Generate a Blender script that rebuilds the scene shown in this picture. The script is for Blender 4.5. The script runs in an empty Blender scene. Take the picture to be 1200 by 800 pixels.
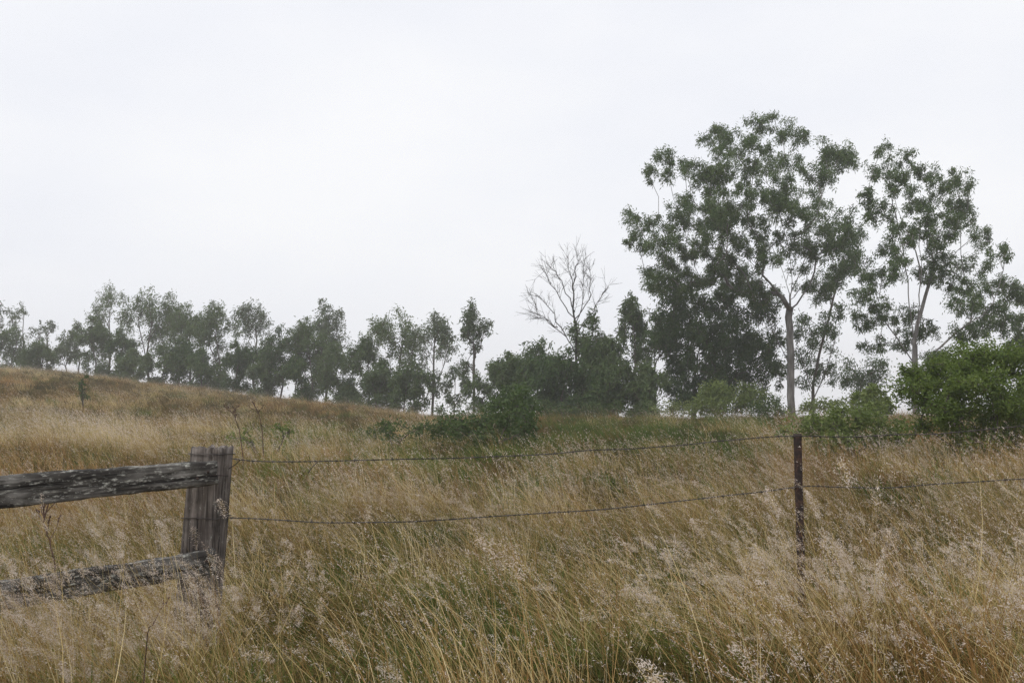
import bpy, math, random
import numpy as np
from mathutils import Vector

random.seed(7)
RNG = np.random.default_rng(11)
S = bpy.context.scene
COL = S.collection

# ------------------------------------------------------------------ camera
F = 1039.0                      # focal length in pixels of the 1200 px wide photograph
EYE = 1.40
HORIZON = 488.0
PITCH = math.atan((HORIZON - 400.0) / F)
cam = bpy.data.cameras.new("camera")
cam.sensor_width = 36.0
cam.lens = 36.0 * F / 1200.0
cam.clip_start = 0.05
cam.clip_end = 4000.0
cam_o = bpy.data.objects.new("camera", cam)
COL.objects.link(cam_o)
cam_o.location = (0, 0, EYE)
cam_o.rotation_euler = (math.pi / 2 + PITCH, 0, 0)
S.camera = cam_o
CP, SP = math.cos(PITCH), math.sin(PITCH)


def at(px, py, depth):
    """World point seen at photograph pixel px,py at world distance y = depth."""
    u = (px - 600.0) / F
    v = (400.0 - py) / F
    dy = CP - v * SP
    dz = SP + v * CP
    k = depth / dy
    return np.array([u * k, depth, EYE + dz * k])


# ------------------------------------------------------------------ terrain
SKY_PX = np.array([-900, -300, 0, 60, 120, 200, 300, 400, 450, 500, 600, 800, 950, 1100, 1200, 1700, 2300], float)
SKY_PY = np.array([440, 430, 430, 432, 440, 450, 462, 471, 478, 484, 486, 486, 486, 484, 484, 484, 484], float)
SKY_R = np.array([72, 78, 78, 78, 78, 76, 72, 66, 62, 58, 50, 46, 44, 42, 42, 42, 42], float)
NEAR_Y = 7.0


def near_h(x, y):
    return 0.03 * x + 0.0 * y


def vnoise(x, y, seed=0):
    """Smooth value noise on a unit lattice, 0..1, for arrays."""
    xi = np.floor(x).astype(np.int64)
    yi = np.floor(y).astype(np.int64)
    fx, fy = x - xi, y - yi
    fx = fx * fx * (3 - 2 * fx)
    fy = fy * fy * (3 - 2 * fy)

    def h(a, b):
        n = (a * 374761393 + b * 668265263 + seed * 974711) & 0x7fffffff
        n = ((n ^ (n >> 13)) * 1274126177) & 0x7fffffff
        return ((n ^ (n >> 16)) & 0xffff) / 65535.0
    return (h(xi, yi) * (1 - fx) + h(xi + 1, yi) * fx) * (1 - fy) + (h(xi, yi + 1) * (1 - fx) + h(xi + 1, yi + 1) * fx) * fy


def fbm(x, y, seed=0):
    return (vnoise(x, y, seed) + 0.5 * vnoise(x * 2.1, y * 2.1, seed + 5) + 0.25 * vnoise(x * 4.3, y * 4.3, seed + 9)) / 1.75


def ground(x, y):
    x = np.asarray(x, float)
    y = np.asarray(y, float)
    yc = np.maximum(y, 9.0)
    px = 600.0 + F * x / yc
    R = np.interp(px, SKY_PX, SKY_R)
    PY = np.interp(px, SKY_PX, SKY_PY)
    H = EYE + (HORIZON - PY) / F * R - 0.42      # the grass on the ridge adds the rest
    los = (H + 0.42 - EYE) / R
    h0 = 0.03 * np.clip(x, -6, 6)
    t = np.clip((y - NEAR_Y) / (R - NEAR_Y), 0, 1)
    L = R - NEAR_Y
    m0 = 0.012 * L
    m1 = los * L
    t2, t3 = t * t, t * t * t
    h = (2 * t3 - 3 * t2 + 1) * h0 + (t3 - 2 * t2 + t) * m0 + (-2 * t3 + 3 * t2) * H + (t3 - t2) * m1
    d = np.maximum(y - R, 0.0)
    dq = np.minimum(d, 30.0)
    h = h + los * dq - 0.0025 * dq * dq - np.maximum(d - 30.0, 0) * (0.15 - los)
    h = np.maximum(h, -24.0)
    h = h + 0.16 * np.exp(-(((x - 2.2) / 1.3) ** 2 + ((y - 4.0) / 1.3) ** 2))
    h = h + 0.10 * np.exp(-(((x + 1.7) / 0.9) ** 2 + ((y - 3.5) / 0.8) ** 2)) + 0.04 * np.exp(-(((x - 1.45) / 0.6) ** 2 + ((y - 4.3) / 0.6) ** 2))
    near = np.clip((y - 3) / 8, 0, 1)
    h = h + (fbm(x * 0.35, y * 0.35, 3) - 0.5) * 0.22 * (0.3 + 0.7 * near) * np.clip(1.6 - d / 30, 0, 1)
    return h


def gz(x, y):
    return float(ground(np.array([x]), np.array([y]))[0])


# ------------------------------------------------------------------ mesh helpers
def mesh_from_arrays(name, verts, faces, mat=None, rnd=None, smooth=False):
    """verts (N,3), faces (M,k) int with k 3 or 4; rnd (N,) stored as the point attribute «rnd»."""
    verts = np.asarray(verts, np.float32).reshape(-1, 3)
    faces = np.asarray(faces, np.int32)
    k = faces.shape[1]
    me = bpy.data.meshes.new(name)
    me.vertices.add(len(verts))
    me.vertices.foreach_set("co", verts.ravel())
    me.loops.add(faces.size)
    me.loops.foreach_set("vertex_index", faces.ravel())
    me.polygons.add(len(faces))
    me.polygons.foreach_set("loop_start", np.arange(0, faces.size, k, dtype=np.int32))
    if smooth:
        me.polygons.foreach_set("use_smooth", np.ones(len(faces), bool))
    if rnd is not None:
        a = me.attributes.new("rnd", 'FLOAT', 'POINT')
        a.data.foreach_set("value", np.asarray(rnd, np.float32))
    me.update(calc_edges=True)
    me.validate()
    if mat:
        me.materials.append(mat)
    return me


def link(name, me, parent=None):
    o = bpy.data.objects.new(name, me)
    COL.objects.link(o)
    if parent is not None:
        o.parent = parent
    return o


def thing(name, label, cat, loc, group=None):
    o = bpy.data.objects.new(name, None)
    COL.objects.link(o)
    o.location = loc
    o.empty_display_size = 0.2
    return tag(o, label, cat, group)


def tag(o, label, cat, group=None):
    o["label"] = label
    o["category"] = cat
    if group:
        o["group"] = group
    return o


class Tubes:
    def __init__(self):
        self.v, self.f, self.n = [], [], 0

    def add(self, pts, rad, sides=5, cap=True):
        pts = np.asarray(pts, float)
        n = len(pts)
        rad = np.broadcast_to(np.asarray(rad, float), (n,))
        tan = np.gradient(pts, axis=0)
        tan /= np.linalg.norm(tan, axis=1)[:, None] + 1e-9
        ref = np.array([0.0, 0, 1]) if abs(tan[0][2]) < 0.9 else np.array([1.0, 0, 0])
        a = np.cross(tan[0], ref)
        a /= np.linalg.norm(a) + 1e-9
        rings = []
        ang = np.arange(sides) * 2 * math.pi / sides
        for i in range(n):
            a = a - tan[i] * np.dot(a, tan[i])
            a /= np.linalg.norm(a) + 1e-9
            b = np.cross(tan[i], a)
            rings.append(pts[i] + rad[i] * (np.cos(ang)[:, None] * a + np.sin(ang)[:, None] * b))
        base = self.n
        self.v.append(np.concatenate(rings))
        self.n += n * sides
        j = np.arange(sides)
        j2 = (j + 1) % sides
        for i in range(n - 1):
            o = base + i * sides
            self.f.append(np.stack([o + j, o + j2, o + sides + j2, o + sides + j], 1))
        if cap:
            for i0, end in ((base, 0), (base + (n - 1) * sides, n - 1)):
                c = self.n
                self.v.append(pts[end][None])
                self.n += 1
                q = np.stack([i0 + j, i0 + j2, np.full(sides, c), np.full(sides, c)], 1)
                # keep quads only: split into degenerate-free kites by pairing
                for s in range(0, sides - 1, 2):
                    self.f.append(np.array([[i0 + s, i0 + (s + 1) % sides, i0 + (s + 2) % sides, c]]))

    def mesh(self, name, mat, origin=(0, 0, 0)):
        v = np.concatenate(self.v) - np.asarray(origin)
        return mesh_from_arrays(name, v, np.concatenate(self.f), mat, smooth=True)


# ------------------------------------------------------------------ materials
def new_mat(name):
    m = bpy.data.materials.new(name)
    m.use_nodes = True
    nt = m.node_tree
    nt.nodes.clear()
    return m, nt, nt.nodes.new("ShaderNodeOutputMaterial")


def N(nt, kind, **kw):
    n = nt.nodes.new(kind)
    for k, v in kw.items():
        setattr(n, k, v)
    return n


def ramp(nt, stops, fac=None):
    r = N(nt, "ShaderNodeValToRGB")
    cr = r.color_ramp
    while len(cr.elements) < len(stops):
        cr.elements.new(0.5)
    for e, (p, c) in zip(cr.elements, stops):
        e.position = p
        e.color = (*c, 1)
    if fac is not None:
        nt.links.new(fac, r.inputs[0])
    return r


def math_node(nt, op, a, b=0.0, c=None):
    n = N(nt, "ShaderNodeMath", operation=op)
    for i, v in enumerate((a, b) if c is None else (a, b, c)):
        if isinstance(v, (int, float)):
            n.inputs[i].default_value = v
        else:
            nt.links.new(v, n.inputs[i])
    return n.outputs[0]


def leaf_mat(name, stops, transl=0.35, rough=0.55, tintw=0.5, instanced=False, spec=0.3):
    """Thin leaf or blade: colour from a per-leaf random and, for scattered tufts, the tuft's own tint."""
    m, nt, out = new_mat(name)
    a = N(nt, "ShaderNodeAttribute", attribute_name="rnd")
    fac = a.outputs["Fac"]
    if instanced:
        t = N(nt, "ShaderNodeAttribute", attribute_name="tint", attribute_type='INSTANCER')
        fac = math_node(nt, 'ADD', math_node(nt, 'MULTIPLY', fac, 1 - tintw), math_node(nt, 'MULTIPLY', t.outputs["Fac"], tintw))
    else:
        oi = N(nt, "ShaderNodeObjectInfo")
        fac = math_node(nt, 'ADD', math_node(nt, 'MULTIPLY', fac, 0.8), math_node(nt, 'MULTIPLY', oi.outputs["Random"], 0.2))
    r = ramp(nt, stops, fac)
    b = N(nt, "ShaderNodeBsdfPrincipled")
    b.inputs["Roughness"].default_value = rough
    b.inputs["Specular IOR Level"].default_value = spec
    nt.links.new(r.outputs[0], b.inputs["Base Color"])
    tr = N(nt, "ShaderNodeBsdfTranslucent")
    nt.links.new(r.outputs[0], tr.inputs[0])
    mx = N(nt, "ShaderNodeMixShader")
    mx.inputs[0].default_value = transl
    nt.links.new(b.outputs[0], mx.inputs[1])
    nt.links.new(tr.outputs[0], mx.inputs[2])
    nt.links.new(mx.outputs[0], out.inputs[0])
    return m


def bark_mat(name, c1, c2, c3, scale=3.0):
    m, nt, out = new_mat(name)
    tc = N(nt, "ShaderNodeTexCoord")
    mp = N(nt, "ShaderNodeMapping")
    mp.inputs["Scale"].default_value = (scale, scale, scale * 0.25)
    nt.links.new(tc.outputs["Object"], mp.inputs[0])
    no = N(nt, "ShaderNodeTexNoise")
    no.inputs["Scale"].default_value = 1.6
    no.inputs["Detail"].default_value = 6
    nt.links.new(mp.outputs[0], no.inputs[0])
    r = ramp(nt, [(0.3, c1), (0.5, c2), (0.7, c3)], no.outputs[0])
    b = N(nt, "ShaderNodeBsdfPrincipled")
    b.inputs["Roughness"].default_value = 0.85
    b.inputs["Specular IOR Level"].default_value = 0.2
    nt.links.new(r.outputs[0], b.inputs["Base Color"])
    bp = N(nt, "ShaderNodeBump")
    bp.inputs["Strength"].default_value = 0.5
    bp.inputs["Distance"].default_value = 0.03
    nt.links.new(no.outputs[0], bp.inputs["Height"])
    nt.links.new(bp.outputs[0], b.inputs["Normal"])
    nt.links.new(b.outputs[0], out.inputs[0])
    return m


M = {}
M["gum_leaf"] = leaf_mat("gum_leaf", [(0.0, (0.034, 0.064, 0.018)), (0.45, (0.066, 0.112, 0.032)), (0.8, (0.115, 0.165, 0.055)), (1.0, (0.18, 0.215, 0.095))], 0.35, 0.5, spec=0.18)
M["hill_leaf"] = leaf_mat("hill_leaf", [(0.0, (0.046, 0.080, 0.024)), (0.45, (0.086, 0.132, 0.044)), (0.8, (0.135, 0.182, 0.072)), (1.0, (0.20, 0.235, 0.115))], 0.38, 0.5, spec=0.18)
M["dark_leaf"] = leaf_mat("dark_leaf", [(0.0, (0.026, 0.056, 0.014)), (0.5, (0.058, 0.104, 0.027)), (0.85, (0.110, 0.158, 0.050)), (1.0, (0.16, 0.195, 0.078))], 0.3, 0.5, spec=0.18)
M["pale_leaf"] = leaf_mat("pale_leaf", [(0.0, (0.060, 0.090, 0.040)), (0.5, (0.090, 0.125, 0.060)), (1.0, (0.15, 0.180, 0.105))], 0.3, 0.55, spec=0.2)
M["bush_leaf"] = leaf_mat("bush_leaf", [(0.0, (0.060, 0.100, 0.018)), (0.5, (0.125, 0.180, 0.036)), (0.9, (0.21, 0.265, 0.065)), (1.0, (0.34, 0.30, 0.08))], 0.4, 0.5, spec=0.2)
M["bush_pale"] = leaf_mat("bush_pale", [(0.0, (0.075, 0.112, 0.026)), (0.5, (0.150, 0.198, 0.052)), (0.9, (0.24, 0.28, 0.10)), (1.0, (0.36, 0.31, 0.13))], 0.4, 0.5, spec=0.2)
M["bush_dark"] = leaf_mat("bush_dark", [(0.0, (0.034, 0.064, 0.016)), (0.6, (0.075, 0.120, 0.032)), (1.0, (0.15, 0.185, 0.065))], 0.35, 0.5, spec=0.2)
M["bark"] = bark_mat("bark", (0.085, 0.078, 0.072), (0.165, 0.155, 0.147), (0.29, 0.28, 0.265), 3)
M["dark_bark"] = bark_mat("dark_bark", (0.045, 0.038, 0.032), (0.09, 0.075, 0.062), (0.15, 0.13, 0.11), 3)
M["dead_bark"] = bark_mat("dead_bark", (0.022, 0.019, 0.017), (0.045, 0.039, 0.034), (0.08, 0.07, 0.062), 3)
M["stem"] = bark_mat("stem", (0.05, 0.03, 0.02), (0.10, 0.06, 0.045), (0.15, 0.10, 0.07), 20)

STRAW = [(0.0, (0.060, 0.074, 0.016)), (0.15, (0.125, 0.115, 0.030)), (0.32, (0.24, 0.172, 0.058)), (0.52, (0.415, 0.305, 0.122)), (0.76, (0.63, 0.50, 0.245)), (1.0, (0.80, 0.69, 0.45))]
M["straw"] = leaf_mat("straw", STRAW, 0.25, 0.6, 0.45, True, 0.12)
M["shade_thatch"] = leaf_mat("shade_thatch", [(0.0, (0.028, 0.036, 0.009)), (0.35, (0.060, 0.052, 0.015)), (0.7, (0.13, 0.088, 0.028)), (1.0, (0.26, 0.18, 0.065))], 0.15, 0.7, 0.5, True, 0.1)  # old matted grass, its colour darkened to supply deep shade between the stems
M["rust"] = leaf_mat("rust", [(0.0, (0.085, 0.052, 0.016)), (0.4, (0.225, 0.122, 0.042)), (0.75, (0.40, 0.24, 0.090)), (1.0, (0.60, 0.43, 0.19))], 0.25, 0.6, 0.5, True, 0.12)
M["green_blade"] = leaf_mat("green_blade", [(0.0, (0.038, 0.080, 0.012)), (0.4, (0.085, 0.140, 0.022)), (0.75, (0.17, 0.205, 0.042)), (1.0, (0.40, 0.34, 0.12))], 0.35, 0.5, 0.4, True, 0.15)
M["plume"] = leaf_mat("plume", [(0.0, (0.50, 0.39, 0.31)), (0.45, (0.68, 0.58, 0.49)), (0.8, (0.82, 0.75, 0.68)), (1.0, (0.64, 0.42, 0.39))], 0.4, 0.7, 0.4, True, 0.1)

# earth under the grass
m, nt, out = new_mat("earth")
tc = N(nt, "ShaderNodeTexCoord")
n1 = N(nt, "ShaderNodeTexNoise")
n1.inputs["Scale"].default_value = 0.12
n1.inputs["Detail"].default_value = 8
n2 = N(nt, "ShaderNodeTexNoise")
n2.inputs["Scale"].default_value = 7.0
n2.inputs["Detail"].default_value = 8
nt.links.new(tc.outputs["Object"], n1.inputs[0])
nt.links.new(tc.outputs["Object"], n2.inputs[0])
mixf = math_node(nt, 'ADD', math_node(nt, 'MULTIPLY', n1.outputs[0], 0.5), math_node(nt, 'MULTIPLY', n2.outputs[0], 0.5))
r = ramp(nt, [(0.33, (0.09, 0.06, 0.03)), (0.48, (0.19, 0.13, 0.06)), (0.58, (0.28, 0.19, 0.095)), (0.7, (0.15, 0.13, 0.05))], mixf)
b = N(nt, "ShaderNodeBsdfPrincipled")
b.inputs["Roughness"].default_value = 0.95
b.inputs["Specular IOR Level"].default_value = 0.1
nt.links.new(r.outputs[0], b.inputs["Base Color"])
bp = N(nt, "ShaderNodeBump")
bp.inputs["Strength"].default_value = 0.8
bp.inputs["Distance"].default_value = 0.08
nt.links.new(n2.outputs[0], bp.inputs["Height"])
nt.links.new(bp.outputs[0], b.inputs["Normal"])
nt.links.new(b.outputs[0], out.inputs[0])
M["earth"] = m


def wood_mat(name, dark, mid, pale, lichen_amount, axis):
    """Weathered timber: grain stretched along the piece, cracks, lichen spots."""
    m, nt, out = new_mat(name)
    tc = N(nt, "ShaderNodeTexCoord")
    mp = N(nt, "ShaderNodeMapping")
    sc = [46.0, 46.0, 46.0]
    sc[axis] = 2.6
    mp.inputs["Scale"].default_value = sc
    nt.links.new(tc.outputs["Object"], mp.inputs[0])
    g = N(nt, "ShaderNodeTexNoise")
    g.inputs["Scale"].default_value = 1.0
    g.inputs["Detail"].default_value = 7
    g.inputs["Roughness"].default_value = 0.6
    nt.links.new(mp.outputs[0], g.inputs[0])
    big = N(nt, "ShaderNodeTexNoise")
    big.inputs["Scale"].default_value = 9.0
    big.inputs["Detail"].default_value = 5
    nt.links.new(tc.outputs["Object"], big.inputs[0])
    f = math_node(nt, 'ADD', math_node(nt, 'MULTIPLY', g.outputs[0], 0.6), math_node(nt, 'MULTIPLY', big.outputs[0], 0.4))
    r = ramp(nt, [(0.36, dark), (0.5, mid), (0.66, pale)], f)
    li = N(nt, "ShaderNodeTexNoise")
    li.inputs["Scale"].default_value = 1.0
    li.inputs["Detail"].default_value = 7
    li.inputs["Roughness"].default_value = 0.75
    lmp = N(nt, "ShaderNodeMapping")
    ls = [70.0, 70.0, 70.0]
    ls[axis] = 24.0
    lmp.inputs["Scale"].default_value = ls
    nt.links.new(tc.outputs["Object"], lmp.inputs[0])
    nt.links.new(lmp.outputs[0], li.inputs[0])
    lm = ramp(nt, [(0.60 - 0.1 * lichen_amount, (0, 0, 0)), (0.72 - 0.1 * lichen_amount, (1, 1, 1))], li.outputs[0])
    mx = N(nt, "ShaderNodeMix", data_type='RGBA')
    nt.links.new(lm.outputs[0], mx.inputs[0])
    nt.links.new(r.outputs[0], mx.inputs[6])
    mx.inputs[7].default_value = (0.40, 0.40, 0.36, 1)
    ck = N(nt, "ShaderNodeTexNoise")
    ck.inputs["Scale"].default_value = 1.0
    ck.inputs["Detail"].default_value = 3
    cmp2 = N(nt, "ShaderNodeMapping")
    cs_ = [75.0, 75.0, 75.0]
    cs_[axis] = 1.6
    cmp2.inputs["Scale"].default_value = cs_
    nt.links.new(tc.outputs["Object"], cmp2.inputs[0])
    nt.links.new(cmp2.outputs[0], ck.inputs[0])
    cm = ramp(nt, [(0.30, (1, 1, 1)), (0.40, (0, 0, 0))], ck.outputs[0])
    mx3 = N(nt, "ShaderNodeMix", data_type='RGBA')
    nt.links.new(cm.outputs[0], mx3.inputs[0])
    nt.links.new(mx.outputs[2], mx3.inputs[6])
    mx3.inputs[7].default_value = (0.012, 0.011, 0.010, 1)
    b = N(nt, "ShaderNodeBsdfPrincipled")
    b.inputs["Roughness"].default_value = 0.9
    b.inputs["Specular IOR Level"].default_value = 0.2
    nt.links.new(mx3.outputs[2], b.inputs["Base Color"])
    f = math_node(nt, 'SUBTRACT', f, math_node(nt, 'MULTIPLY', cm.outputs[0], 0.6))
    bp = N(nt, "ShaderNodeBump")
    bp.inputs["Strength"].default_value = 0.9
    bp.inputs["Distance"].default_value = 0.012
    nt.links.new(f, bp.inputs["Height"])
    nt.links.new(bp.outputs[0], b.inputs["Normal"])
    nt.links.new(b.outputs[0], out.inputs[0])
    return m


M["post_wood"] = wood_mat("post_wood", (0.034, 0.029, 0.025), (0.120, 0.102, 0.090), (0.25, 0.222, 0.20), 0.1, 2)
M["rail_wood"] = wood_mat("rail_wood", (0.018, 0.016, 0.015), (0.055, 0.051, 0.046), (0.22, 0.21, 0.195), 0.7, 0)

m, nt, out = new_mat("rusty_steel")
tc = N(nt, "ShaderNodeTexCoord")
no = N(nt, "ShaderNodeTexNoise")
no.inputs["Scale"].default_value = 38
no.inputs["Detail"].default_value = 7
nt.links.new(tc.outputs["Object"], no.inputs[0])
r = ramp(nt, [(0.35, (0.018, 0.012, 0.010)), (0.52, (0.036, 0.021, 0.017)), (0.7, (0.085, 0.042, 0.029))], no.outputs[0])
b = N(nt, "ShaderNodeBsdfPrincipled")
b.inputs["Roughness"].default_value = 0.75
b.inputs["Metallic"].default_value = 0.15
nt.links.new(r.outputs[0], b.inputs["Base Color"])
nt.links.new(b.outputs[0], out.inputs[0])
M["rusty_steel"] = m

m, nt, out = new_mat("wire_steel")
tc = N(nt, "ShaderNodeTexCoord")
no = N(nt, "ShaderNodeTexNoise")
no.inputs["Scale"].default_value = 22
nt.links.new(tc.outputs["Object"], no.inputs[0])
r = ramp(nt, [(0.4, (0.045, 0.040, 0.038)), (0.62, (0.12, 0.105, 0.095))], no.outputs[0])
b = N(nt, "ShaderNodeBsdfPrincipled")
b.inputs["Roughness"].default_value = 0.6
b.inputs["Metallic"].default_value = 0.5
nt.links.new(r.outputs[0], b.inputs["Base Color"])
nt.links.new(b.outputs[0], out.inputs[0])
M["wire_steel"] = m

# ------------------------------------------------------------------ ground sheet
ys = np.concatenate([np.arange(-60, -4, 4.0), np.arange(-4, 20, 0.4), np.arange(20, 130, 1.25), np.arange(130, 430, 10)])
xs = np.concatenate([-np.arange(100, 430, 20)[::-1], np.arange(-98, -16, 2.0), np.arange(-16, 16, 0.4), np.arange(16, 98, 2.0), np.arange(100, 430, 20)])
XX, YY = np.meshgrid(xs, ys)
ZZ = ground(XX, YY)
nx, ny = len(xs), len(ys)
vv = np.stack([XX, YY, ZZ], -1).reshape(-1, 3)
ii, jj = np.meshgrid(np.arange(nx - 1), np.arange(ny - 1))
q = (jj * nx + ii).ravel()
go = link("ground", mesh_from_arrays("ground", vv, np.stack([q, q + 1, q + nx + 1, q + nx], 1), M["earth"], smooth=True))
go["kind"] = "structure"


# ------------------------------------------------------------------ grass tufts (shared meshes scattered as stuff)
def ribbons(base, d0, length, width, droop, wind, seg=4, rng=RNG):
    """Bent tapering blades. base (n,3), d0 (n,3) start direction. Returns verts (n*(seg+1)*2,3), faces, n per blade."""
    n = len(base)
    t = np.linspace(0, 1, seg + 1)
    bend = np.zeros((n, 3))
    a = rng.uniform(0, 2 * math.pi, n)
    bend[:, 0] = np.cos(a) * droop + wind[0]
    bend[:, 1] = np.sin(a) * droop + wind[1]
    bend[:, 2] = -droop * 0.55
    P = base[:, None] + length[:, None, None] * (d0[:, None] * t[None, :, None] + bend[:, None] * (t * t)[None, :, None])
    b2 = rng.uniform(0, 2 * math.pi, n)
    side = np.stack([np.cos(b2), np.sin(b2), np.zeros(n)], 1)
    w = width[:, None] * np.array([1 - 0.92 * s ** 1.6 for s in t])[None]
    V = np.stack([P - side[:, None] * w[..., None] / 2, P + side[:, None] * w[..., None] / 2], 2)   # n, seg+1, 2, 3
    idx = np.arange(n * (seg + 1) * 2).reshape(n, seg + 1, 2)
    Fq = np.stack([idx[:, :-1, 0], idx[:, :-1, 1], idx[:, 1:, 1], idx[:, 1:, 0]], -1).reshape(-1, 4)
    return V.reshape(-1, 3), Fq, (seg + 1) * 2, P


def kites(c, d, L, W, rng=RNG):
    """Pointed leaf-shaped quads at c along d."""
    n = len(c)
    r = rng.normal(size=(n, 3))
    w = np.cross(d, r)
    w /= np.linalg.norm(w, axis=1)[:, None] + 1e-9
    L = np.broadcast_to(L, (n,))[:, None]
    W = np.broadcast_to(W, (n,))[:, None]
    mid = c + d * L * 0.42
    V = np.stack([c, mid + w * W / 2, c + d * L, mid - w * W / 2], 1).reshape(-1, 3)
    return V, np.arange(n * 4).reshape(n, 4)


SEEDS = [0]


def tuft(name, mats, blades=(30, 0.45, 0.005), stems=(6, 0.75, 0.0022), heads=None, spread=0.13, lean=0.35, droop=0.35, wind=(-0.22, -0.05), seg=4):
    SEEDS[0] += 1
    rng = np.random.default_rng(100 + SEEDS[0])
    V, Fc, R, MI = [], [], [], []
    off = 0

    def put(v, f, r, mi):
        nonlocal off
        V.append(v)
        Fc.append(f + off)
        R.append(r)
        MI.append(np.full(len(f), mi))
        off += len(v)

    def bases(n):
        a = rng.uniform(0, 2 * math.pi, n)
        rr = spread * np.sqrt(rng.uniform(0, 1, n))
        base = np.stack([np.cos(a) * rr, np.sin(a) * rr, np.full(n, -0.03)], 1)
        d = np.stack([np.cos(a) * lean * rng.uniform(0, 1, n), np.sin(a) * lean * rng.uniform(0, 1, n), np.ones(n)], 1)
        d += rng.normal(size=(n, 3)) * np.array([0.14, 0.14, 0])
        d /= np.linalg.norm(d, axis=1)[:, None]
        return base, d

    n, L, W = blades
    if n:
        base, d = bases(n)
        v, f, k, _ = ribbons(base, d, L * rng.uniform(0.5, 1.15, n), W * rng.uniform(0.6, 1.3, n), droop, wind, seg, rng)
        put(v, f, np.repeat(rng.uniform(0, 0.72, n), k), 0)
    n, L, W = stems
    if n:
        base, d = bases(n)
        ln = L * rng.uniform(0.65, 1.15, n)
        v, f, k, P = ribbons(base, d, ln, np.full(n, W) * rng.uniform(0.8, 1.3, n), droop * 0.25, (wind[0] * 0.9, wind[1] * 0.9), seg, rng)
        put(v, f, np.repeat(rng.uniform(0.45, 1.0, n), k), 0)
        if heads:
            cnt, hl, hr, sl, sw = heads
            for i in range(n):
                tip = P[i, -1]
                dr = P[i, -1] - P[i, -2]
                dr /= np.linalg.norm(dr)
                m_ = max(6, int(cnt * rng.uniform(0.6, 1.25)))
                s = rng.uniform(0, 1, m_)
                h = hl * rng.uniform(0.7, 1.2)
                # nodding axis: droops downwind
                ax = tip + (dr * (s - 0.55)[:, None] + np.array([wind[0] * 0.9, wind[1], -0.35]) * (np.clip(s, 0, 1) ** 2)[:, None] * 0.5) * h
                rad = hr * np.sin(np.clip(s, 0.04, 1) * math.pi * 0.88 + 0.2)
                c = ax + rng.normal(size=(m_, 3)) * rad[:, None] * 0.6
                dd = rng.normal(size=(m_, 3)) * 0.75 + dr + np.array([-0.3, 0, -0.3])
                dd /= np.linalg.norm(dd, axis=1)[:, None]
                v, f = kites(c, dd, sl * rng.uniform(0.6, 1.3, m_), sw, rng)
                put(v, f, np.repeat(np.clip(rng.uniform(0, 1, m_) * 0.7 + rng.uniform(0, 0.3), 0, 1), 4), 1)
                # hair-thin branchlets that carry the spikelets
                nb = m_ // 3
                v2, f2 = kites(tip + (ax[:nb] - tip) * 0.7, (c[:nb] - ax[:nb]) / (np.linalg.norm(c[:nb] - ax[:nb], axis=1)[:, None] + 1e-6), np.linalg.norm(c[:nb] - ax[:nb], axis=1), 0.0009, rng)
                put(v2, f2, np.repeat(rng.uniform(0.3, 0.7, nb), 4), 0)
    me = mesh_from_arrays(name, np.concatenate(V), np.concatenate(Fc), None, np.concatenate(R))
    for m_ in mats:
        me.materials.append(m_)
    me.polygons.foreach_set("material_index", np.concatenate(MI).astype(np.int32))
    me.update()
    return bpy.data.objects.new(name, me)          # never linked to the scene: a mesh source only


def scatter(name, label, cat, sources, pts, rot, scl, tint, pick):
    """One stuff object: points that carry tuft meshes."""
    me = bpy.data.meshes.new(name)
    me.vertices.add(len(pts))
    me.vertices.foreach_set("co", np.asarray(pts, np.float32).ravel())
    for nm, ty, arr, key in (("rot", 'FLOAT_VECTOR', rot, "vector"), ("scl", 'FLOAT_VECTOR', scl, "vector"), ("tint", 'FLOAT', tint, "value"), ("pick", 'INT', pick, "value")):
        a = me.attributes.new(nm, ty, 'POINT')
        a.data.foreach_set(key, np.asarray(arr, np.int32 if ty == 'INT' else np.float32).ravel())
    o = link(name, me)
    tag(o, label, cat)
    o["kind"] = "stuff"
    ng = bpy.data.node_groups.new(name + "_scatter", 'GeometryNodeTree')
    ng.interface.new_socket("Geometry", in_out='INPUT', socket_type='NodeSocketGeometry')
    ng.interface.new_socket("Geometry", in_out='OUTPUT', socket_type='NodeSocketGeometry')
    gi = ng.nodes.new("NodeGroupInput")
    g_o = ng.nodes.new("NodeGroupOutput")
    iop = ng.nodes.new("GeometryNodeInstanceOnPoints")
    g2i = ng.nodes.new("GeometryNodeGeometryToInstance")
    for s in reversed(sources):
        oi = ng.nodes.new("GeometryNodeObjectInfo")
        oi.inputs["Object"].default_value = s
        oi.inputs["As Instance"].default_value = False
        ng.links.new(oi.outputs["Geometry"], g2i.inputs[0])

    def named(nm, ty):
        a = ng.nodes.new("GeometryNodeInputNamedAttribute")
        a.data_type = ty
        a.inputs["Name"].default_value = nm
        return a.outputs["Attribute"]
    ng.links.new(gi.outputs[0], iop.inputs["Points"])
    ng.links.new(g2i.outputs[0], iop.inputs["Instance"])
    iop.inputs["Pick Instance"].default_value = True
    ng.links.new(named("pick", 'INT'), iop.inputs["Instance Index"])
    ng.links.new(named("rot", 'FLOAT_VECTOR'), iop.inputs["Rotation"])
    ng.links.new(named("scl", 'FLOAT_VECTOR'), iop.inputs["Scale"])
    ng.links.new(iop.outputs[0], g_o.inputs[0])
    md = o.modifiers.new("scatter", 'NODES')
    md.node_group = ng
    return o


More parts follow.
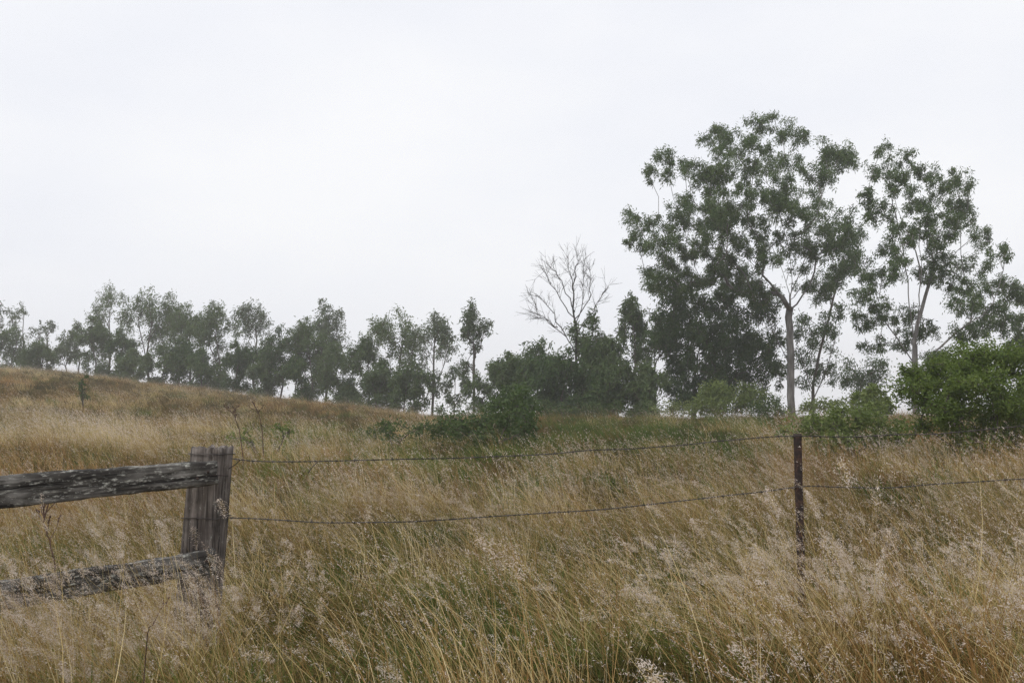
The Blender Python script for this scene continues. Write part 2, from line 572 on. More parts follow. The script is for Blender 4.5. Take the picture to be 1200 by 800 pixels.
def wedge_points(y0, y1, per_m2, u0=-0.80, u1=0.80, extra=2.0):
    area = (u1 - u0) * (y1 * y1 - y0 * y0) / 2 + 2 * extra * (y1 - y0)
    n = int(area * per_m2 * 1.0)
    # uniform over the trapezoid by rejection
    k = int(n * 2.3)
    wmax = (u1 * y1 + extra)
    wmin = (u0 * y1 - extra)
    y = RNG.uniform(y0, y1, k)
    x = RNG.uniform(wmin, wmax, k)
    ok = (x > u0 * y - extra) & (x < u1 * y + extra)
    return x[ok][:n], y[ok][:n]


def pxy(x, y):
    return 600.0 + F * x / np.maximum(y, 0.5)


# source tufts -----------------------------------------------------
straw_src = [tuft("straw_tuft", [M["straw"], M["plume"]], (24, 0.60, 0.0054), (12, 0.92, 0.0031), (16, 0.11, 0.007, 0.009, 0.0020), 0.12, 0.45, 0.45, (-0.38, -0.06), 5) for _ in range(9)]
plume_src = [tuft("plume_tuft", [M["straw"], M["plume"]], (16, 0.55, 0.0050), (8, 0.95, 0.0026), (240, 0.14, 0.021, 0.0078, 0.0020), 0.12, 0.42, 0.42, (-0.36, -0.06), 5) for _ in range(9)]
rust_src = [tuft("rust_tuft", [M["rust"], M["plume"]], (28, 0.62, 0.0052), (14, 0.95, 0.0030), (14, 0.10, 0.007, 0.009, 0.0020), 0.13, 0.45, 0.45, (-0.36, -0.06), 5) for _ in range(7)]
green_src = [tuft("green_tuft", [M["green_blade"], M["plume"]], (40, 0.52, 0.0058), (4, 0.75, 0.0026), None, 0.13, 0.50, 0.50, (-0.2, -0.05), 5) for _ in range(7)]
stalk_src = [tuft("stalk_tuft", [M["straw"], M["plume"]], (3, 0.7, 0.0045), (6, 1.05, 0.0040), (40, 0.13, 0.010, 0.009, 0.0021), 0.10, 0.5, 0.5, (-0.34, -0.06), 6) for _ in range(8)]
thatch_src = [tuft("thatch_tuft", [M["shade_thatch"], M["plume"]], (70, 0.34, 0.0060), (0, 0.5, 0.002), None, 0.20, 0.7, 0.55, (-0.15, 0.0), 3) for _ in range(5)]
# coarser tufts further off: wider patches with the same blade lengths
far_straw = [tuft("far_straw_tuft", [M["straw"], M["plume"]], (38, 0.55, 0.011), (12, 0.82, 0.0065), (3, 0.10, 0.014, 0.022, 0.008), 0.24, 0.40, 0.42, (-0.34, -0.05), 4) for _ in range(8)]
far_rust = [tuft("far_rust_tuft", [M["rust"], M["plume"]], (42, 0.55, 0.011), (12, 0.80, 0.0065), None, 0.24, 0.40, 0.42, (-0.32, -0.05), 4) for _ in range(8)]
far_green = [tuft("far_green_tuft", [M["green_blade"], M["plume"]], (64, 0.46, 0.014), (6, 0.62, 0.005), None, 0.30, 0.45, 0.40, (-0.2, 0), 3) for _ in range(4)]
far_thatch = [tuft("far_thatch_tuft", [M["shade_thatch"], M["plume"]], (70, 0.30, 0.014), (0, 0.5, 0.002), None, 0.40, 0.7, 0.5, (-0.15, 0.0), 3) for _ in range(4)]


def lay(name, label, cat, src, x, y, hscale, tint, tilt=0.25):
    n = len(x)
    z = ground(x, y)
    wx = (fbm(x * 0.75, y * 0.75, 21) - 0.5)
    wy = fbm(x * 0.9 + 40, y * 0.9, 22) - 0.5
    rot = np.stack([0.8 * wy + RNG.normal(size=n) * tilt, -0.18 - 1.35 * wx + RNG.normal(size=n) * tilt, RNG.normal(size=n) * 0.75], 1)
    s = RNG.uniform(0.8, 1.2, n)
    scl = np.stack([s, s, s * hscale], 1)
    return scatter(name, label, cat, src, np.stack([x, y, z], 1), rot, scl, np.clip(tint, 0, 1), RNG.integers(0, len(src), n))


def split(x, y, near):
    """0 straw, 1 plume, 2 rust, 3 green for each point, from patches on the ground."""
    n = len(x)
    px = pxy(x, y)
    a = fbm(x * 0.45, y * 0.45, 31)
    b_ = fbm(x * 0.16, y * 0.30, 41)
    c = fbm(x * 1.1, y * 1.1, 51)
    u = RNG.uniform(0, 1, n)
    kind = np.zeros(n, int)
    if near:
        p_pl = np.clip((a - 0.47) * 4.5, 0.04, 0.66) * np.clip((5.0 - y) / 1.2, 0.08, 1.0)
        p_ru = np.clip((b_ - 0.44) * 2.6, 0.06, 0.55) + np.where((y > 4.5), 0.20, 0.0)
        low_left = np.clip(1.0 - np.hypot((px - 230) / 330.0, (y - 3.0) / 1.7), 0, 1)
        p_gr = 0.22 + np.where(y > 5, 0.10, 0) + 1.1 * low_left + np.clip((c - 0.48) * 2.4, 0, 0.6)
        kind[u < p_pl] = 1
        p_ru = p_ru + 0.8 * np.exp(-(((px - 1080) / 170) ** 2 + ((y - 2.9) / 0.9) ** 2))
        fence = np.exp(-(((x + 1.75) / 0.8) ** 2 + ((y - 3.4) / 0.8) ** 2))
        kind[RNG.uniform(0, 1, n) < 0.08 * fence] = 1
        u2 = RNG.uniform(0, 1, n)
        kind[(u2 < p_ru) & (kind == 0)] = 2
        u3 = RNG.uniform(0, 1, n)
        kind[(u3 < p_gr) & (kind != 1)] = 3
        kind[(u3 < p_gr * 0.40) & (kind != 1)] = 3
        kind[(u3 < p_gr * 0.18)] = 3
    else:
        p_ru = np.clip((b_ - 0.36) * 2.8 + np.where((px > 600) & (y > 30), 0.25, 0), 0.15, 0.85)
        kind[u < p_ru] = 2
        band = np.exp(-((y - 27) / 13.0) ** 2) * np.clip((px - 250) / 120, 0, 1) * np.clip((980 - px) / 120, 0, 1)
        right = np.clip((px - 560) / 120, 0, 1) * np.clip((y - 20) / 12, 0, 1) * 0.38
        p_gr = 0.16 + np.where(y < 20, 0.12, 0) + 0.95 * band * np.clip((c - 0.25) * 3, 0, 1) + right + np.clip((c - 0.62) * 3, 0, 0.5)
        u3 = RNG.uniform(0, 1, n)
        kind[u3 < p_gr] = 3
    return kind


# near meadow: from the camera's feet to 10 m, in clumps with darker gaps between
def clumpy(x, y, sc, lo, hi, seed):
    c = vnoise(x * sc, y * sc, seed) * 0.65 + vnoise(x * sc * 2.3, y * sc * 2.3, seed + 1) * 0.35
    return RNG.uniform(0, 1, len(x)) < np.clip((c - lo) / (hi - lo), 0.06, 1)


x, y = wedge_points(1.35, 11.0, 64, -0.85, 0.85, 1.5)
by_fence = np.exp(-(((x + 1.75) / 0.9) ** 2 + ((y - 3.6) / 1.0) ** 2))
tall_tuft = np.exp(-(((x - 1.75) / 0.7) ** 2 + ((y - 3.1) / 0.6) ** 2))
keep = (np.hypot(x, y) > 1.5) & (clumpy(x, y, 1.7, 0.40, 0.60, 131) | (RNG.uniform(0, 1, len(x)) < 0.9 * by_fence + 0.5 * tall_tuft))
x, y = x[keep], y[keep]
kd = split(x, y, True)
hs = 0.42 + 0.55 * fbm(x * 0.7, y * 0.7, 61) + 0.52 * vnoise(x * 1.7, y * 1.7, 131) + RNG.normal(size=len(x)) * 0.10 + 0.12 * np.clip((pxy(x, y) - 840) / 200, 0, 1) * np.clip((6.0 - y) / 2.5, 0, 1)
by_fence = np.exp(-(((x + 1.75) / 0.9) ** 2 + ((y - 3.6) / 1.0) ** 2))
by_picket = np.exp(-(((x - 1.45) / 0.7) ** 2 + ((y - 4.4) / 0.7) ** 2))
tall_tuft = np.exp(-(((x - 1.75) / 0.7) ** 2 + ((y - 3.1) / 0.6) ** 2))
hs = np.clip(hs - 0.06 * by_picket, 0.3, 1.0) * (1 - by_fence) + by_fence * RNG.uniform(0.55, 0.95, len(x)) + 0.24 * tall_tuft
hs *= np.where((x > 0.5) & (y > 2.9) & (y < 7), 0.86, 1.0) * np.where((x > 0.9) & (x < 2.0) & (y > 3.6) & (y < 5.1), 0.85, 1.0)
ti = fbm(x * 1.1, y * 1.1, 71) * 3.0 - 1.02 - 0.34 * np.clip((y - 4.7) / 0.8, 0, 1) + 0.55 * np.exp(-(((pxy(x, y) - 660) / 170) ** 2 + ((y - 3.3) / 0.9) ** 2)) - 0.35 * np.exp(-(((pxy(x, y) - 220) / 260) ** 2 + ((y - 2.8) / 1.2) ** 2)) + RNG.normal(size=len(x)) * 0.18
swap = (kd == 1) & (pxy(x, y) < 340) & (y < 4.8) & (RNG.uniform(0, 1, len(x)) < 0.85)
kd[swap] = RNG.choice([3, 3, 0], int(swap.sum()))
nx_ = 150
ex_t = RNG.uniform(0, 1, nx_)
ex_x = np.concatenate([-1.35 - 1.25 * ex_t + RNG.normal(size=nx_) * 0.10, RNG.uniform(-1.95, -1.15, 90)])
ex_y = np.concatenate([4.35 - 0.42 * ex_t + RNG.normal(size=nx_) * 0.16, RNG.uniform(3.6, 4.6, 90)])
x, y = np.concatenate([x, ex_x]), np.concatenate([y, ex_y])
hs = np.concatenate([hs, RNG.uniform(0.55, 0.92, len(ex_x))])
ti = np.concatenate([ti, RNG.uniform(0.0, 0.75, len(ex_x))])
kd = np.concatenate([kd, RNG.choice([0, 0, 1, 2, 3, 3], len(ex_x))])
lay("dry_grass", "tan dry grass filling the meadow on both sides of the fence", "grass", straw_src, x[kd == 0], y[kd == 0], hs[kd == 0], ti[kd == 0])
lay("plume_grass", "grass with fluffy pinkish white seed heads in front of the wire fence", "grass", plume_src, x[kd == 1], y[kd == 1], hs[kd == 1], ti[kd == 1])
lay("rusty_grass", "reddish brown dry grass in patches around the steel picket", "grass", rust_src, x[kd == 2], y[kd == 2], hs[kd == 2] * 0.95, ti[kd == 2])
lay("green_grass", "fresh green grass low among the straw below the timber rails", "grass", green_src, x[kd == 3], y[kd == 3], hs[kd == 3] * 0.85, ti[kd == 3])
x, y = wedge_points(1.6, 13.0, 7, -0.85, 0.85, 1.0)
keep = np.hypot(x, y) > 1.7
x, y = x[keep], y[keep]
lay("tall_dry_stalks", "long pale straw stalks standing and leaning above the shorter dry grass", "grass", stalk_src, x, y, RNG.uniform(0.5, 0.88, len(x)), RNG.uniform(0.2, 1, len(x)), 0.30)
x, y = wedge_points(1.2, 13.0, 20, -0.85, 0.85, 1.5)
lay("matted_grass", "short matted brown and olive grass, coloured darker for shade, at the roots of the tall meadow", "grass", thatch_src, x, y, 0.7 + 0.6 * fbm(x * 0.8, y * 0.8, 64), fbm(x * 0.5, y * 0.5, 73) * 1.6 - 0.3)

# middle meadow 11..32 m and hill 32..105 m
xm, ym = wedge_points(11.0, 32.0, 22, -0.80, 0.80, 2)
xf, yf = wedge_points(32.0, 100.0, 6.0, -0.72, 0.72, 2)
px_f = pxy(xf, yf)
Rf = np.interp(px_f, SKY_PX, SKY_R)
k2 = yf < Rf + 9
xf, yf = xf[k2], yf[k2]
xa, ya = np.concatenate([xm, xf]), np.concatenate([ym, yf])
k2 = clumpy(xa, ya, 0.9, 0.36, 0.60, 231) & ((ya < 32) | clumpy(xa, ya, 0.25, 0.2, 0.6, 233))
xa, ya = xa[k2], ya[k2]
kd = split(xa, ya, False)
hs = np.where(ya < 32, 0.32 + 0.6 * fbm(xa * 0.5, ya * 0.5, 62) + 0.5 * vnoise(xa * 0.9, ya * 0.9, 231), 0.22 + 0.6 * fbm(xa * 0.3, ya * 0.3, 63) + 0.4 * vnoise(xa * 0.9, ya * 0.9, 231))
hs = hs * np.where((pxy(xa, ya) > 560) & (ya > 32), 1.35, 1.0)
ti = fbm(xa * 0.30, ya * 0.45, 72) * 2.8 - 0.95 - 0.15 * np.clip((20 - ya) / 6, 0, 1) + RNG.normal(size=len(xa)) * 0.13
lay("hillside_grass", "pale straw grass covering the rise up to the tree line", "grass", far_straw, xa[kd == 0], ya[kd == 0], hs[kd == 0], ti[kd == 0])
lay("hillside_rusty_grass", "orange brown grass streaking the slope of the bare hill", "grass", far_rust, xa[kd == 2], ya[kd == 2], hs[kd == 2], ti[kd == 2])
lay("hillside_green_grass", "green grass and low weeds growing beside the bushes", "grass", far_green, xa[kd == 3], ya[kd == 3], hs[kd == 3] * 0.95, ti[kd == 3])
xm, ym = wedge_points(12.0, 34.0, 7, -0.80, 0.80, 2)
xf, yf = wedge_points(34.0, 88.0, 2.5, -0.72, 0.72, 2)
xa, ya = np.concatenate([xm, xf]), np.concatenate([ym, yf])
lay("hillside_matted_grass", "short matted olive brown grass, coloured darker for shade, under the straw of the hillside", "grass", far_thatch, xa, ya, 0.8 + 0.6 * fbm(xa * 0.4, ya * 0.4, 65), fbm(xa * 0.2, ya * 0.3, 74) * 1.6 - 0.3)


# ------------------------------------------------------------------ trees
def cloud_of_leaves(centres, radii, per, L, W, rng, down=0.55, tips=7, flat=0.95):
    """Leaves in small sprays inside each clump. Returns verts, faces, rnd, and the spray tips for twigs."""
    C = np.asarray(centres, float)
    n = len(C)
    tip = rng.normal(size=(n, tips, 3))
    tip /= np.linalg.norm(tip, axis=2)[..., None]
    tip *= (rng.uniform(0.25, 1, (n, tips, 1)) ** 0.6)
    tip[..., 2] *= flat
    tip = C[:, None] + tip * np.asarray(radii)[:, None, None]
    per_tip = max(3, per // tips)
    c = np.repeat(tip.reshape(-1, 3), per_tip, 0)
    rr = np.repeat(np.asarray(radii), tips * per_tip)
    c = c + rng.normal(size=c.shape) * (rr * 0.32)[:, None] * np.array([1, 1, 1.2])
    d = rng.normal(size=c.shape) * 0.75
    d[:, 2] -= down
    d[:, 0] -= 0.45
    d /= np.linalg.norm(d, axis=1)[:, None]
    v, f = kites(c, d, L * rng.uniform(0.6, 1.35, len(c)), W * rng.uniform(0.7, 1.3, len(c)), rng)
    clump_r = np.repeat(rng.uniform(0, 1, n * tips), per_tip)
    r = np.clip(0.55 * clump_r + 0.45 * rng.uniform(0, 1, len(c)), 0, 1)
    return v, f, np.repeat(r, 4), tip


def skeleton(trunks, centres, rng, r_base, tip_r, up=0.6):
    """Grow limbs from the trunk polylines to every clump. trunks: list of (k,3). Returns list of (points, radii)."""
    nodes, parent = [], []
    for tr in trunks:
        tr = np.asarray(tr, float)
        # attach a second stem to the nearest existing node
        pts = []
        for a, b in zip(tr[:-1], tr[1:]):
            m_ = max(2, int(np.linalg.norm(b - a) / (0.5 if r_base > 0.12 else 0.7)))
            for s in range(m_):
                pts.append(a + (b - a) * s / m_)
        pts.append(tr[-1])
        first = True
        for p in pts:
            if first:
                if nodes:
                    d = np.linalg.norm(np.array(nodes) - p, axis=1)
                    j = int(np.argmin(d))
                    prev = j if d[j] < 1.0 else -1
                else:
                    prev = -1
                first = False
            else:
                prev = len(nodes) - 1
            wob = rng.normal(size=3) * r_base * 0.12
            nodes.append(p + wob)
            parent.append(prev)
    n_tr = len(nodes)
    base = nodes[0]
    C = np.asarray(centres, float)
    order = np.argsort(np.linalg.norm(C - np.asarray(nodes[n_tr // 2]), axis=1))
    leaf_nodes = []
    for i in order:
        c = C[i]
        A = np.asarray(nodes)
        dv = c - A
        dist = np.linalg.norm(dv, axis=1)
        horiz = np.hypot(dv[:, 0], dv[:, 1])
        low = np.clip(horiz * up - dv[:, 2], 0, None)
        cost = dist + 1.2 * low
        cost[A[:, 2] < base[2] + 0.12 * (C[:, 2].max() - base[2])] += 2.0
        j = int(np.argmin(cost))
        a = A[j]
        m_ = max(2, int(dist[j] / 0.75))
        tang = np.zeros(3)
        if parent[j] >= 0:
            tang = a - nodes[parent[j]]
            tang = tang / (np.linalg.norm(tang) + 1e-6)
        ctrl = a + tang * dist[j] * 0.30 + np.array([0, 0, 0.12 * dist[j]]) + (c - a) * 0.18
        prev = j
        for s in range(1, m_ + 1):
            t = s / m_
            p = (1 - t) ** 2 * a + 2 * t * (1 - t) * ctrl + t * t * c
            if s < m_:
                p = p + rng.normal(size=3) * 0.045 * dist[j] / m_ * 1.2
            nodes.append(p)
            parent.append(prev)
            prev = len(nodes) - 1
        leaf_nodes.append(prev)
    load = np.zeros(len(nodes))
    for l in leaf_nodes:
        load[l] += 1
    for i in range(len(nodes) - 1, -1, -1):
        if parent[i] >= 0:
            load[parent[i]] += load[i]
    tot = max(load.max(), 1)
    rad = tip_r * (0.7 + 0.3 * np.minimum(load, 3)) + (r_base - tip_r) * (load / tot) ** 0.95
    # chains: follow the heaviest child
    kids = [[] for _ in nodes]
    for i, p in enumerate(parent):
        if p >= 0:
            kids[p].append(i)
    chains = []
    stack = [(i, -1) for i, p in enumerate(parent) if p < 0]
    while stack:
        i, frm = stack.pop()
        ch = [frm, i] if frm >= 0 else [i]
        cur = i
        while kids[cur]:
            ks = sorted(kids[cur], key=lambda k: -load[k])
            for k in ks[1:]:
                stack.append((k, cur))
            cur = ks[0]
            ch.append(cur)
        if len(ch) > 1:
            rr = rad[ch].copy()
            if frm >= 0:
                rr[0] = min(rr[0], rr[1] * 1.25)
            chains.append((np.array([nodes[k] for k in ch]), rr))
    return chains


def build_tree(name, label, cat, group, base, trunks, centres, radii, rng, r_base, tip_r, per, L, W, leaf, bark, tips=7, twigs=True, down=0.8, flat=0.95, up=0.6, sides=6, parts=("trunk", "crown")):
    base = np.asarray(base, float)
    root = thing(name, label, cat, base, group)
    tb = Tubes()
    for pts, rr in skeleton(trunks, centres, rng, r_base, tip_r, up):
        tb.add(pts, rr, sides if rr.max() > 0.04 else 4, cap=False)
    v, f, r, tip = cloud_of_leaves(centres, radii, per, L, W, rng, down, tips, flat)
    if twigs:
        for c, ts in zip(centres, tip):
            for t in ts[::2]:
                mid = (np.asarray(c) + t) / 2 + rng.normal(size=3) * 0.05
                tb.add([c, mid, t], [tip_r, tip_r * 0.7, tip_r * 0.35], 3, cap=False)
    link(parts[0], tb.mesh(parts[0], bark, base), root)
    link(parts[1], mesh_from_arrays(parts[1], v - base, f, leaf, r), root)
    return root


def lobes_to_clumps(lobes, D, depth_r, rng, spacing_px, jitter=1.1, fill=3.6, grow=1.20):
    """Ellipses in the photograph become round lobes of clumps spread in depth around D. lobes: (px,py,rx,ry)."""
    L = np.array([l[:4] for l in lobes], float)
    cx, cy = L[:, 0].mean(), L[:, 1].mean()
    ex = max(np.abs(L[:, 0] - cx).max(), 20)
    ey = max(np.abs(L[:, 1] - cy).max(), 20)
    out, rad = [], []
    for l in lobes:
        px, py, rx, ry = l[:4]
        e = min(1.0, math.hypot((px - cx) / ex, (py - cy) / ey))
        dz0 = rng.uniform(-1, 1) * depth_r * math.sqrt(max(0.08, 1 - e * e))
        n = max(1, int(round(fill * rx * ry / spacing_px ** 2 * (l[4] if len(l) > 4 else 1))))
        for _ in range(n):
            a = rng.uniform(0, 2 * math.pi)
            q_ = math.sqrt(rng.uniform(0, 1)) * jitter
            D1 = D + dz0 + rng.uniform(-1, 1) * rx * D / F
            out.append(at(px + math.cos(a) * rx * q_, py + math.sin(a) * ry * q_, D1))
            rad.append(spacing_px * grow * rng.uniform(0.6, 1.3) * D / F)
    return np.array(out), np.array(rad)


# the big gum -------------------------------------------------------
RIDGE = "gum trees growing along the ridge"
rng = np.random.default_rng(1)
D = 48.0
big_lobes = [(838, 160, 14, 11), (887, 146, 8, 7), (910, 149, 18, 12), (862, 165, 18, 13), (942, 163, 12, 9), (973, 174, 20, 10), (984, 186, 16, 12), (781, 182, 12, 9), (770, 204, 13, 10),
             (804, 192, 9, 8), (909, 220, 18, 16), (902, 196, 15, 14), (962, 196, 20, 16), (945, 234, 20, 15), (819, 212, 20, 17), (846, 194, 18, 16), (857, 232, 22, 18), (785, 264, 24, 12),
             (745, 262, 12, 9), (752, 282, 15, 10), (819, 258, 24, 16), (842, 252, 18, 16), (776, 286, 22, 12), (876, 264, 20, 18), (914, 243, 18, 15), (790, 326, 26, 18), (775, 316, 16, 14),
             (842, 286, 26, 18), (826, 312, 26, 18), (862, 319, 24, 18), (899, 300, 18, 14), (937, 300, 16, 13), (965, 282, 20, 15), (984, 274, 16, 14), (994, 308, 12, 12), (956, 331, 16, 12),
             (982, 325, 14, 12), (884, 344, 20, 14), (925, 275, 12, 11), (925, 190, 10, 9), (890, 170, 12, 10), (876, 200, 14, 12), (800, 238, 14, 9), (952, 250, 12, 10), (733, 247, 4, 3)]
C, Rr = lobes_to_clumps(big_lobes, D, 4.5, rng, 5.8, 1.25, 2.3, 1.15)
B = at(927, 480, D)
B[2] = gz(B[0], B[1]) - 0.2
tr = [[B, at(927, 440, D), at(926, 400, D), at(924, 372, D), at(926, 345, D), at(917, 318, D - 0.5), at(905, 290, D - 0.8)],
      [at(926, 345, D), at(938, 318, D + 0.6), at(950, 285, D + 0.9), at(966, 262, D + 1.2)],
      [at(925, 362, D), at(912, 342, D - 1.2), at(894, 322, D - 1.8), at(872, 300, D - 2.0)],
      [at(926, 352, D), at(928, 318, D + 0.2), at(922, 280, D + 0.3), at(912, 240, D + 0.2), at(904, 205, D)],
      [at(926, 436, D), at(920, 416, D + 0.4), at(911, 397, D + 0.8), at(901, 377, D + 1.2), at(890, 352, D + 1.7), at(880, 328, D + 2.0)]]
build_tree("gum_tree", "tallest tree, spreading gum with a straight pale trunk and wide green crown", "tree", RIDGE, B, tr, C, Rr, rng, 0.20, 0.008, 130, 0.19, 0.046, M["gum_leaf"], M["bark"], tips=5, up=1.35, flat=0.85, sides=8)

# dense dark tree against its left side
D = 52.0
dl = [(802, 352, 24, 16), (832, 350, 26, 18), (858, 358, 22, 18), (795, 384, 18, 18), (814, 386, 22, 18), (842, 388, 24, 18), (868, 394, 20, 16), (892, 372, 18, 15), (833, 424, 24, 18), (796, 416, 14, 16), (857, 422, 22, 18),
      (886, 424, 20, 18), (812, 446, 20, 18), (840, 456, 18, 12), (872, 452, 20, 14), (905, 440, 14, 16), (900, 400, 16, 14), (785, 340, 14, 10), (806, 470, 14, 10), (878, 340, 14, 10), (905, 350, 12, 10), (785, 375, 16, 14), (778, 395, 12, 12), (825, 400, 20, 16), (850, 405, 20, 16), (848, 440, 22, 14), (822, 462, 18, 12), (800, 432, 14, 14), (790, 455, 12, 12), (890, 405, 18, 14)]
C, Rr = lobes_to_clumps(dl, D, 3.0, rng, 6.5, 1.2, 2.7, 1.15)
B = at(812, 482, D)
B[2] = gz(B[0], B[1]) - 0.2
tr = [[B, at(814, 450, D), at(818, 415, D), at(826, 380, D)], [at(816, 430, D), at(838, 405, D + 0.5), at(858, 375, D)], [at(817, 440, D), at(850, 430, D - 1), at(880, 410, D - 1)]]
build_tree("gum_tree", "dense dark tree with low foliage pressed against the tallest tree", "tree", RIDGE, B, tr, C, Rr, rng, 0.16, 0.010, 90, 0.22, 0.065, M["dark_leaf"], M["dark_bark"], tips=5, up=0.9, sides=6)

# the second big gum
D = 42.0
rl = [(1038, 178, 9, 8), (1033, 199, 13, 9), (1062, 187, 9, 10), (1086, 204, 13, 10), (1052, 214, 14, 12), (1130, 213, 10, 9), (1101, 222, 14, 12), (1072, 234, 14, 12), (1033, 248, 15, 13), (1018, 232, 9, 10), (1125, 238, 13, 12),
      (1135, 254, 10, 10), (1091, 252, 14, 12), (1057, 277, 14, 12), (1078, 270, 12, 12), (1111, 262, 13, 12), (1150, 276, 12, 11), (1168, 296, 13, 8), (1140, 310, 17, 9), (1101, 300, 15, 12), (1111, 330, 17, 12), (1086, 320, 13, 12),
      (1047, 312, 14, 12), (1028, 326, 13, 12), (1013, 345, 11, 12), (1013, 370, 11, 14), (1145, 336, 18, 9), (1174, 335, 14, 9), (1189, 346, 13, 11), (1160, 360, 18, 10), (1130, 355, 16, 10), (1062, 370, 13, 11), (1033, 366, 12, 12),
      (1135, 390, 18, 9), (1155, 384, 16, 9), (1184, 380, 16, 10), (1023, 404, 13, 8), (1062, 396, 15, 10), (1106, 418, 18, 10), (1086, 386, 12, 10), (1194, 404, 12, 9), (1120, 206, 8, 7), (1040, 290, 10, 10), (1100, 280, 10, 9)]
C, Rr = lobes_to_clumps(rl, D, 4.0, rng, 5.2, 1.25, 2.7, 1.12)
B = at(1073, 474, D)
B[2] = gz(B[0], B[1]) - 0.2
tr = [[B, at(1072, 440, D), at(1072, 405, D), at(1067, 370, D), at(1064, 330, D), at(1056, 285, D), at(1045, 235, D), at(1040, 195, D)],
      [at(1071, 400, D), at(1080, 360, D + 0.7), at(1092, 320, D + 1.2), at(1103, 275, D + 1.4), at(1124, 232, D + 1.6)],
      [at(1072, 446, D), at(1092, 415, D - 0.8), at(1122, 388, D - 1.4), at(1152, 368, D - 1.8)],
      [at(1070, 425, D), at(1050, 395, D + 0.5), at(1034, 372, D + 0.6), at(1018, 350, D + 0.5)],
      [at(1072, 412, D), at(1076, 370, D - 0.6), at(1080, 320, D - 1.0), at(1076, 260, D - 1.2)]]
build_tree("gum_tree", "tall open gum with rising thin limbs behind the big bright green shrub", "tree", RIDGE, B, tr, C, Rr, rng, 0.16, 0.008, 88, 0.17, 0.042, M["gum_leaf"], M["bark"], tips=5, up=1.7, sides=7)

# in between the two giants
D = 54.0
ml = [(985, 248, 14, 12), (978, 275, 16, 16), (1000, 282, 18, 18), (1010, 310, 14, 16), (985, 310, 18, 16), (968, 350, 16, 14), (955, 376, 16, 14), (970, 395, 16, 14), (946, 400, 14, 14), (940, 424, 14, 14), (962, 425, 16, 12), (950, 448, 14, 10), (978, 370, 12, 12), (975, 440, 8, 8)]
C, Rr = lobes_to_clumps(ml, D, 2.5, rng, 6, 1.2, 1.7, 1.15)
B = at(952, 482, D)
B[2] = gz(B[0], B[1]) - 0.2
tr = [[B, at(953, 450, D), at(960, 415, D), at(972, 370, D), at(984, 320, D)], [at(952, 470, D), at(966, 440, D + 0.5), at(978, 400, D + 0.5)], [at(953, 460, D), at(942, 430, D - 0.4)]]
build_tree("gum_tree", "slender multi stemmed tree filling the gap between the two tall gums", "tree", RIDGE, B, tr, C, Rr, rng, 0.10, 0.009, 80, 0.21, 0.06, M["dark_leaf"], M["dark_bark"], tips=7, up=1.1)

D = 60.0
ml = [(1000, 436, 12, 9), (1018, 440, 14, 9), (1008, 456, 14, 9), (990, 450, 8, 6), (1030, 424, 10, 7)]
C, Rr = lobes_to_clumps(ml, D, 1.2, rng, 7)
B = at(1012, 482, D)
B[2] = gz(B[0], B[1]) - 0.2
build_tree("gum_tree", "low small tree under the left limbs of the open gum", "tree", RIDGE, B, [[B, at(1012, 462, D), at(1010, 445, D)]], C, Rr, rng, 0.1, 0.014, 130, 0.2, 0.06, M["dark_leaf"], M["dark_bark"])

D = 50.0
ml = [(1196, 350, 10, 12), (1215, 340, 18, 14), (1205, 380, 18, 14), (1235, 365, 20, 18), (1190, 412, 16, 10), (1225, 405, 22, 14), (1245, 330, 18, 14), (1265, 380, 18, 16)]
C, Rr = lobes_to_clumps(ml, D, 2.5, rng, 6, 1.2, 1.7, 1.15)
B = at(1225, 478, D)
B[2] = gz(B[0], B[1]) - 0.2
build_tree("gum_tree", "dark tree cut by the photo's edge beyond the big bright green shrub", "tree", RIDGE, B, [[B, at(1225, 440, D), at(1222, 400, D), at(1228, 360, D)]], C, Rr, rng, 0.16, 0.010, 80, 0.2, 0.06, M["gum_leaf"], M["dark_bark"])


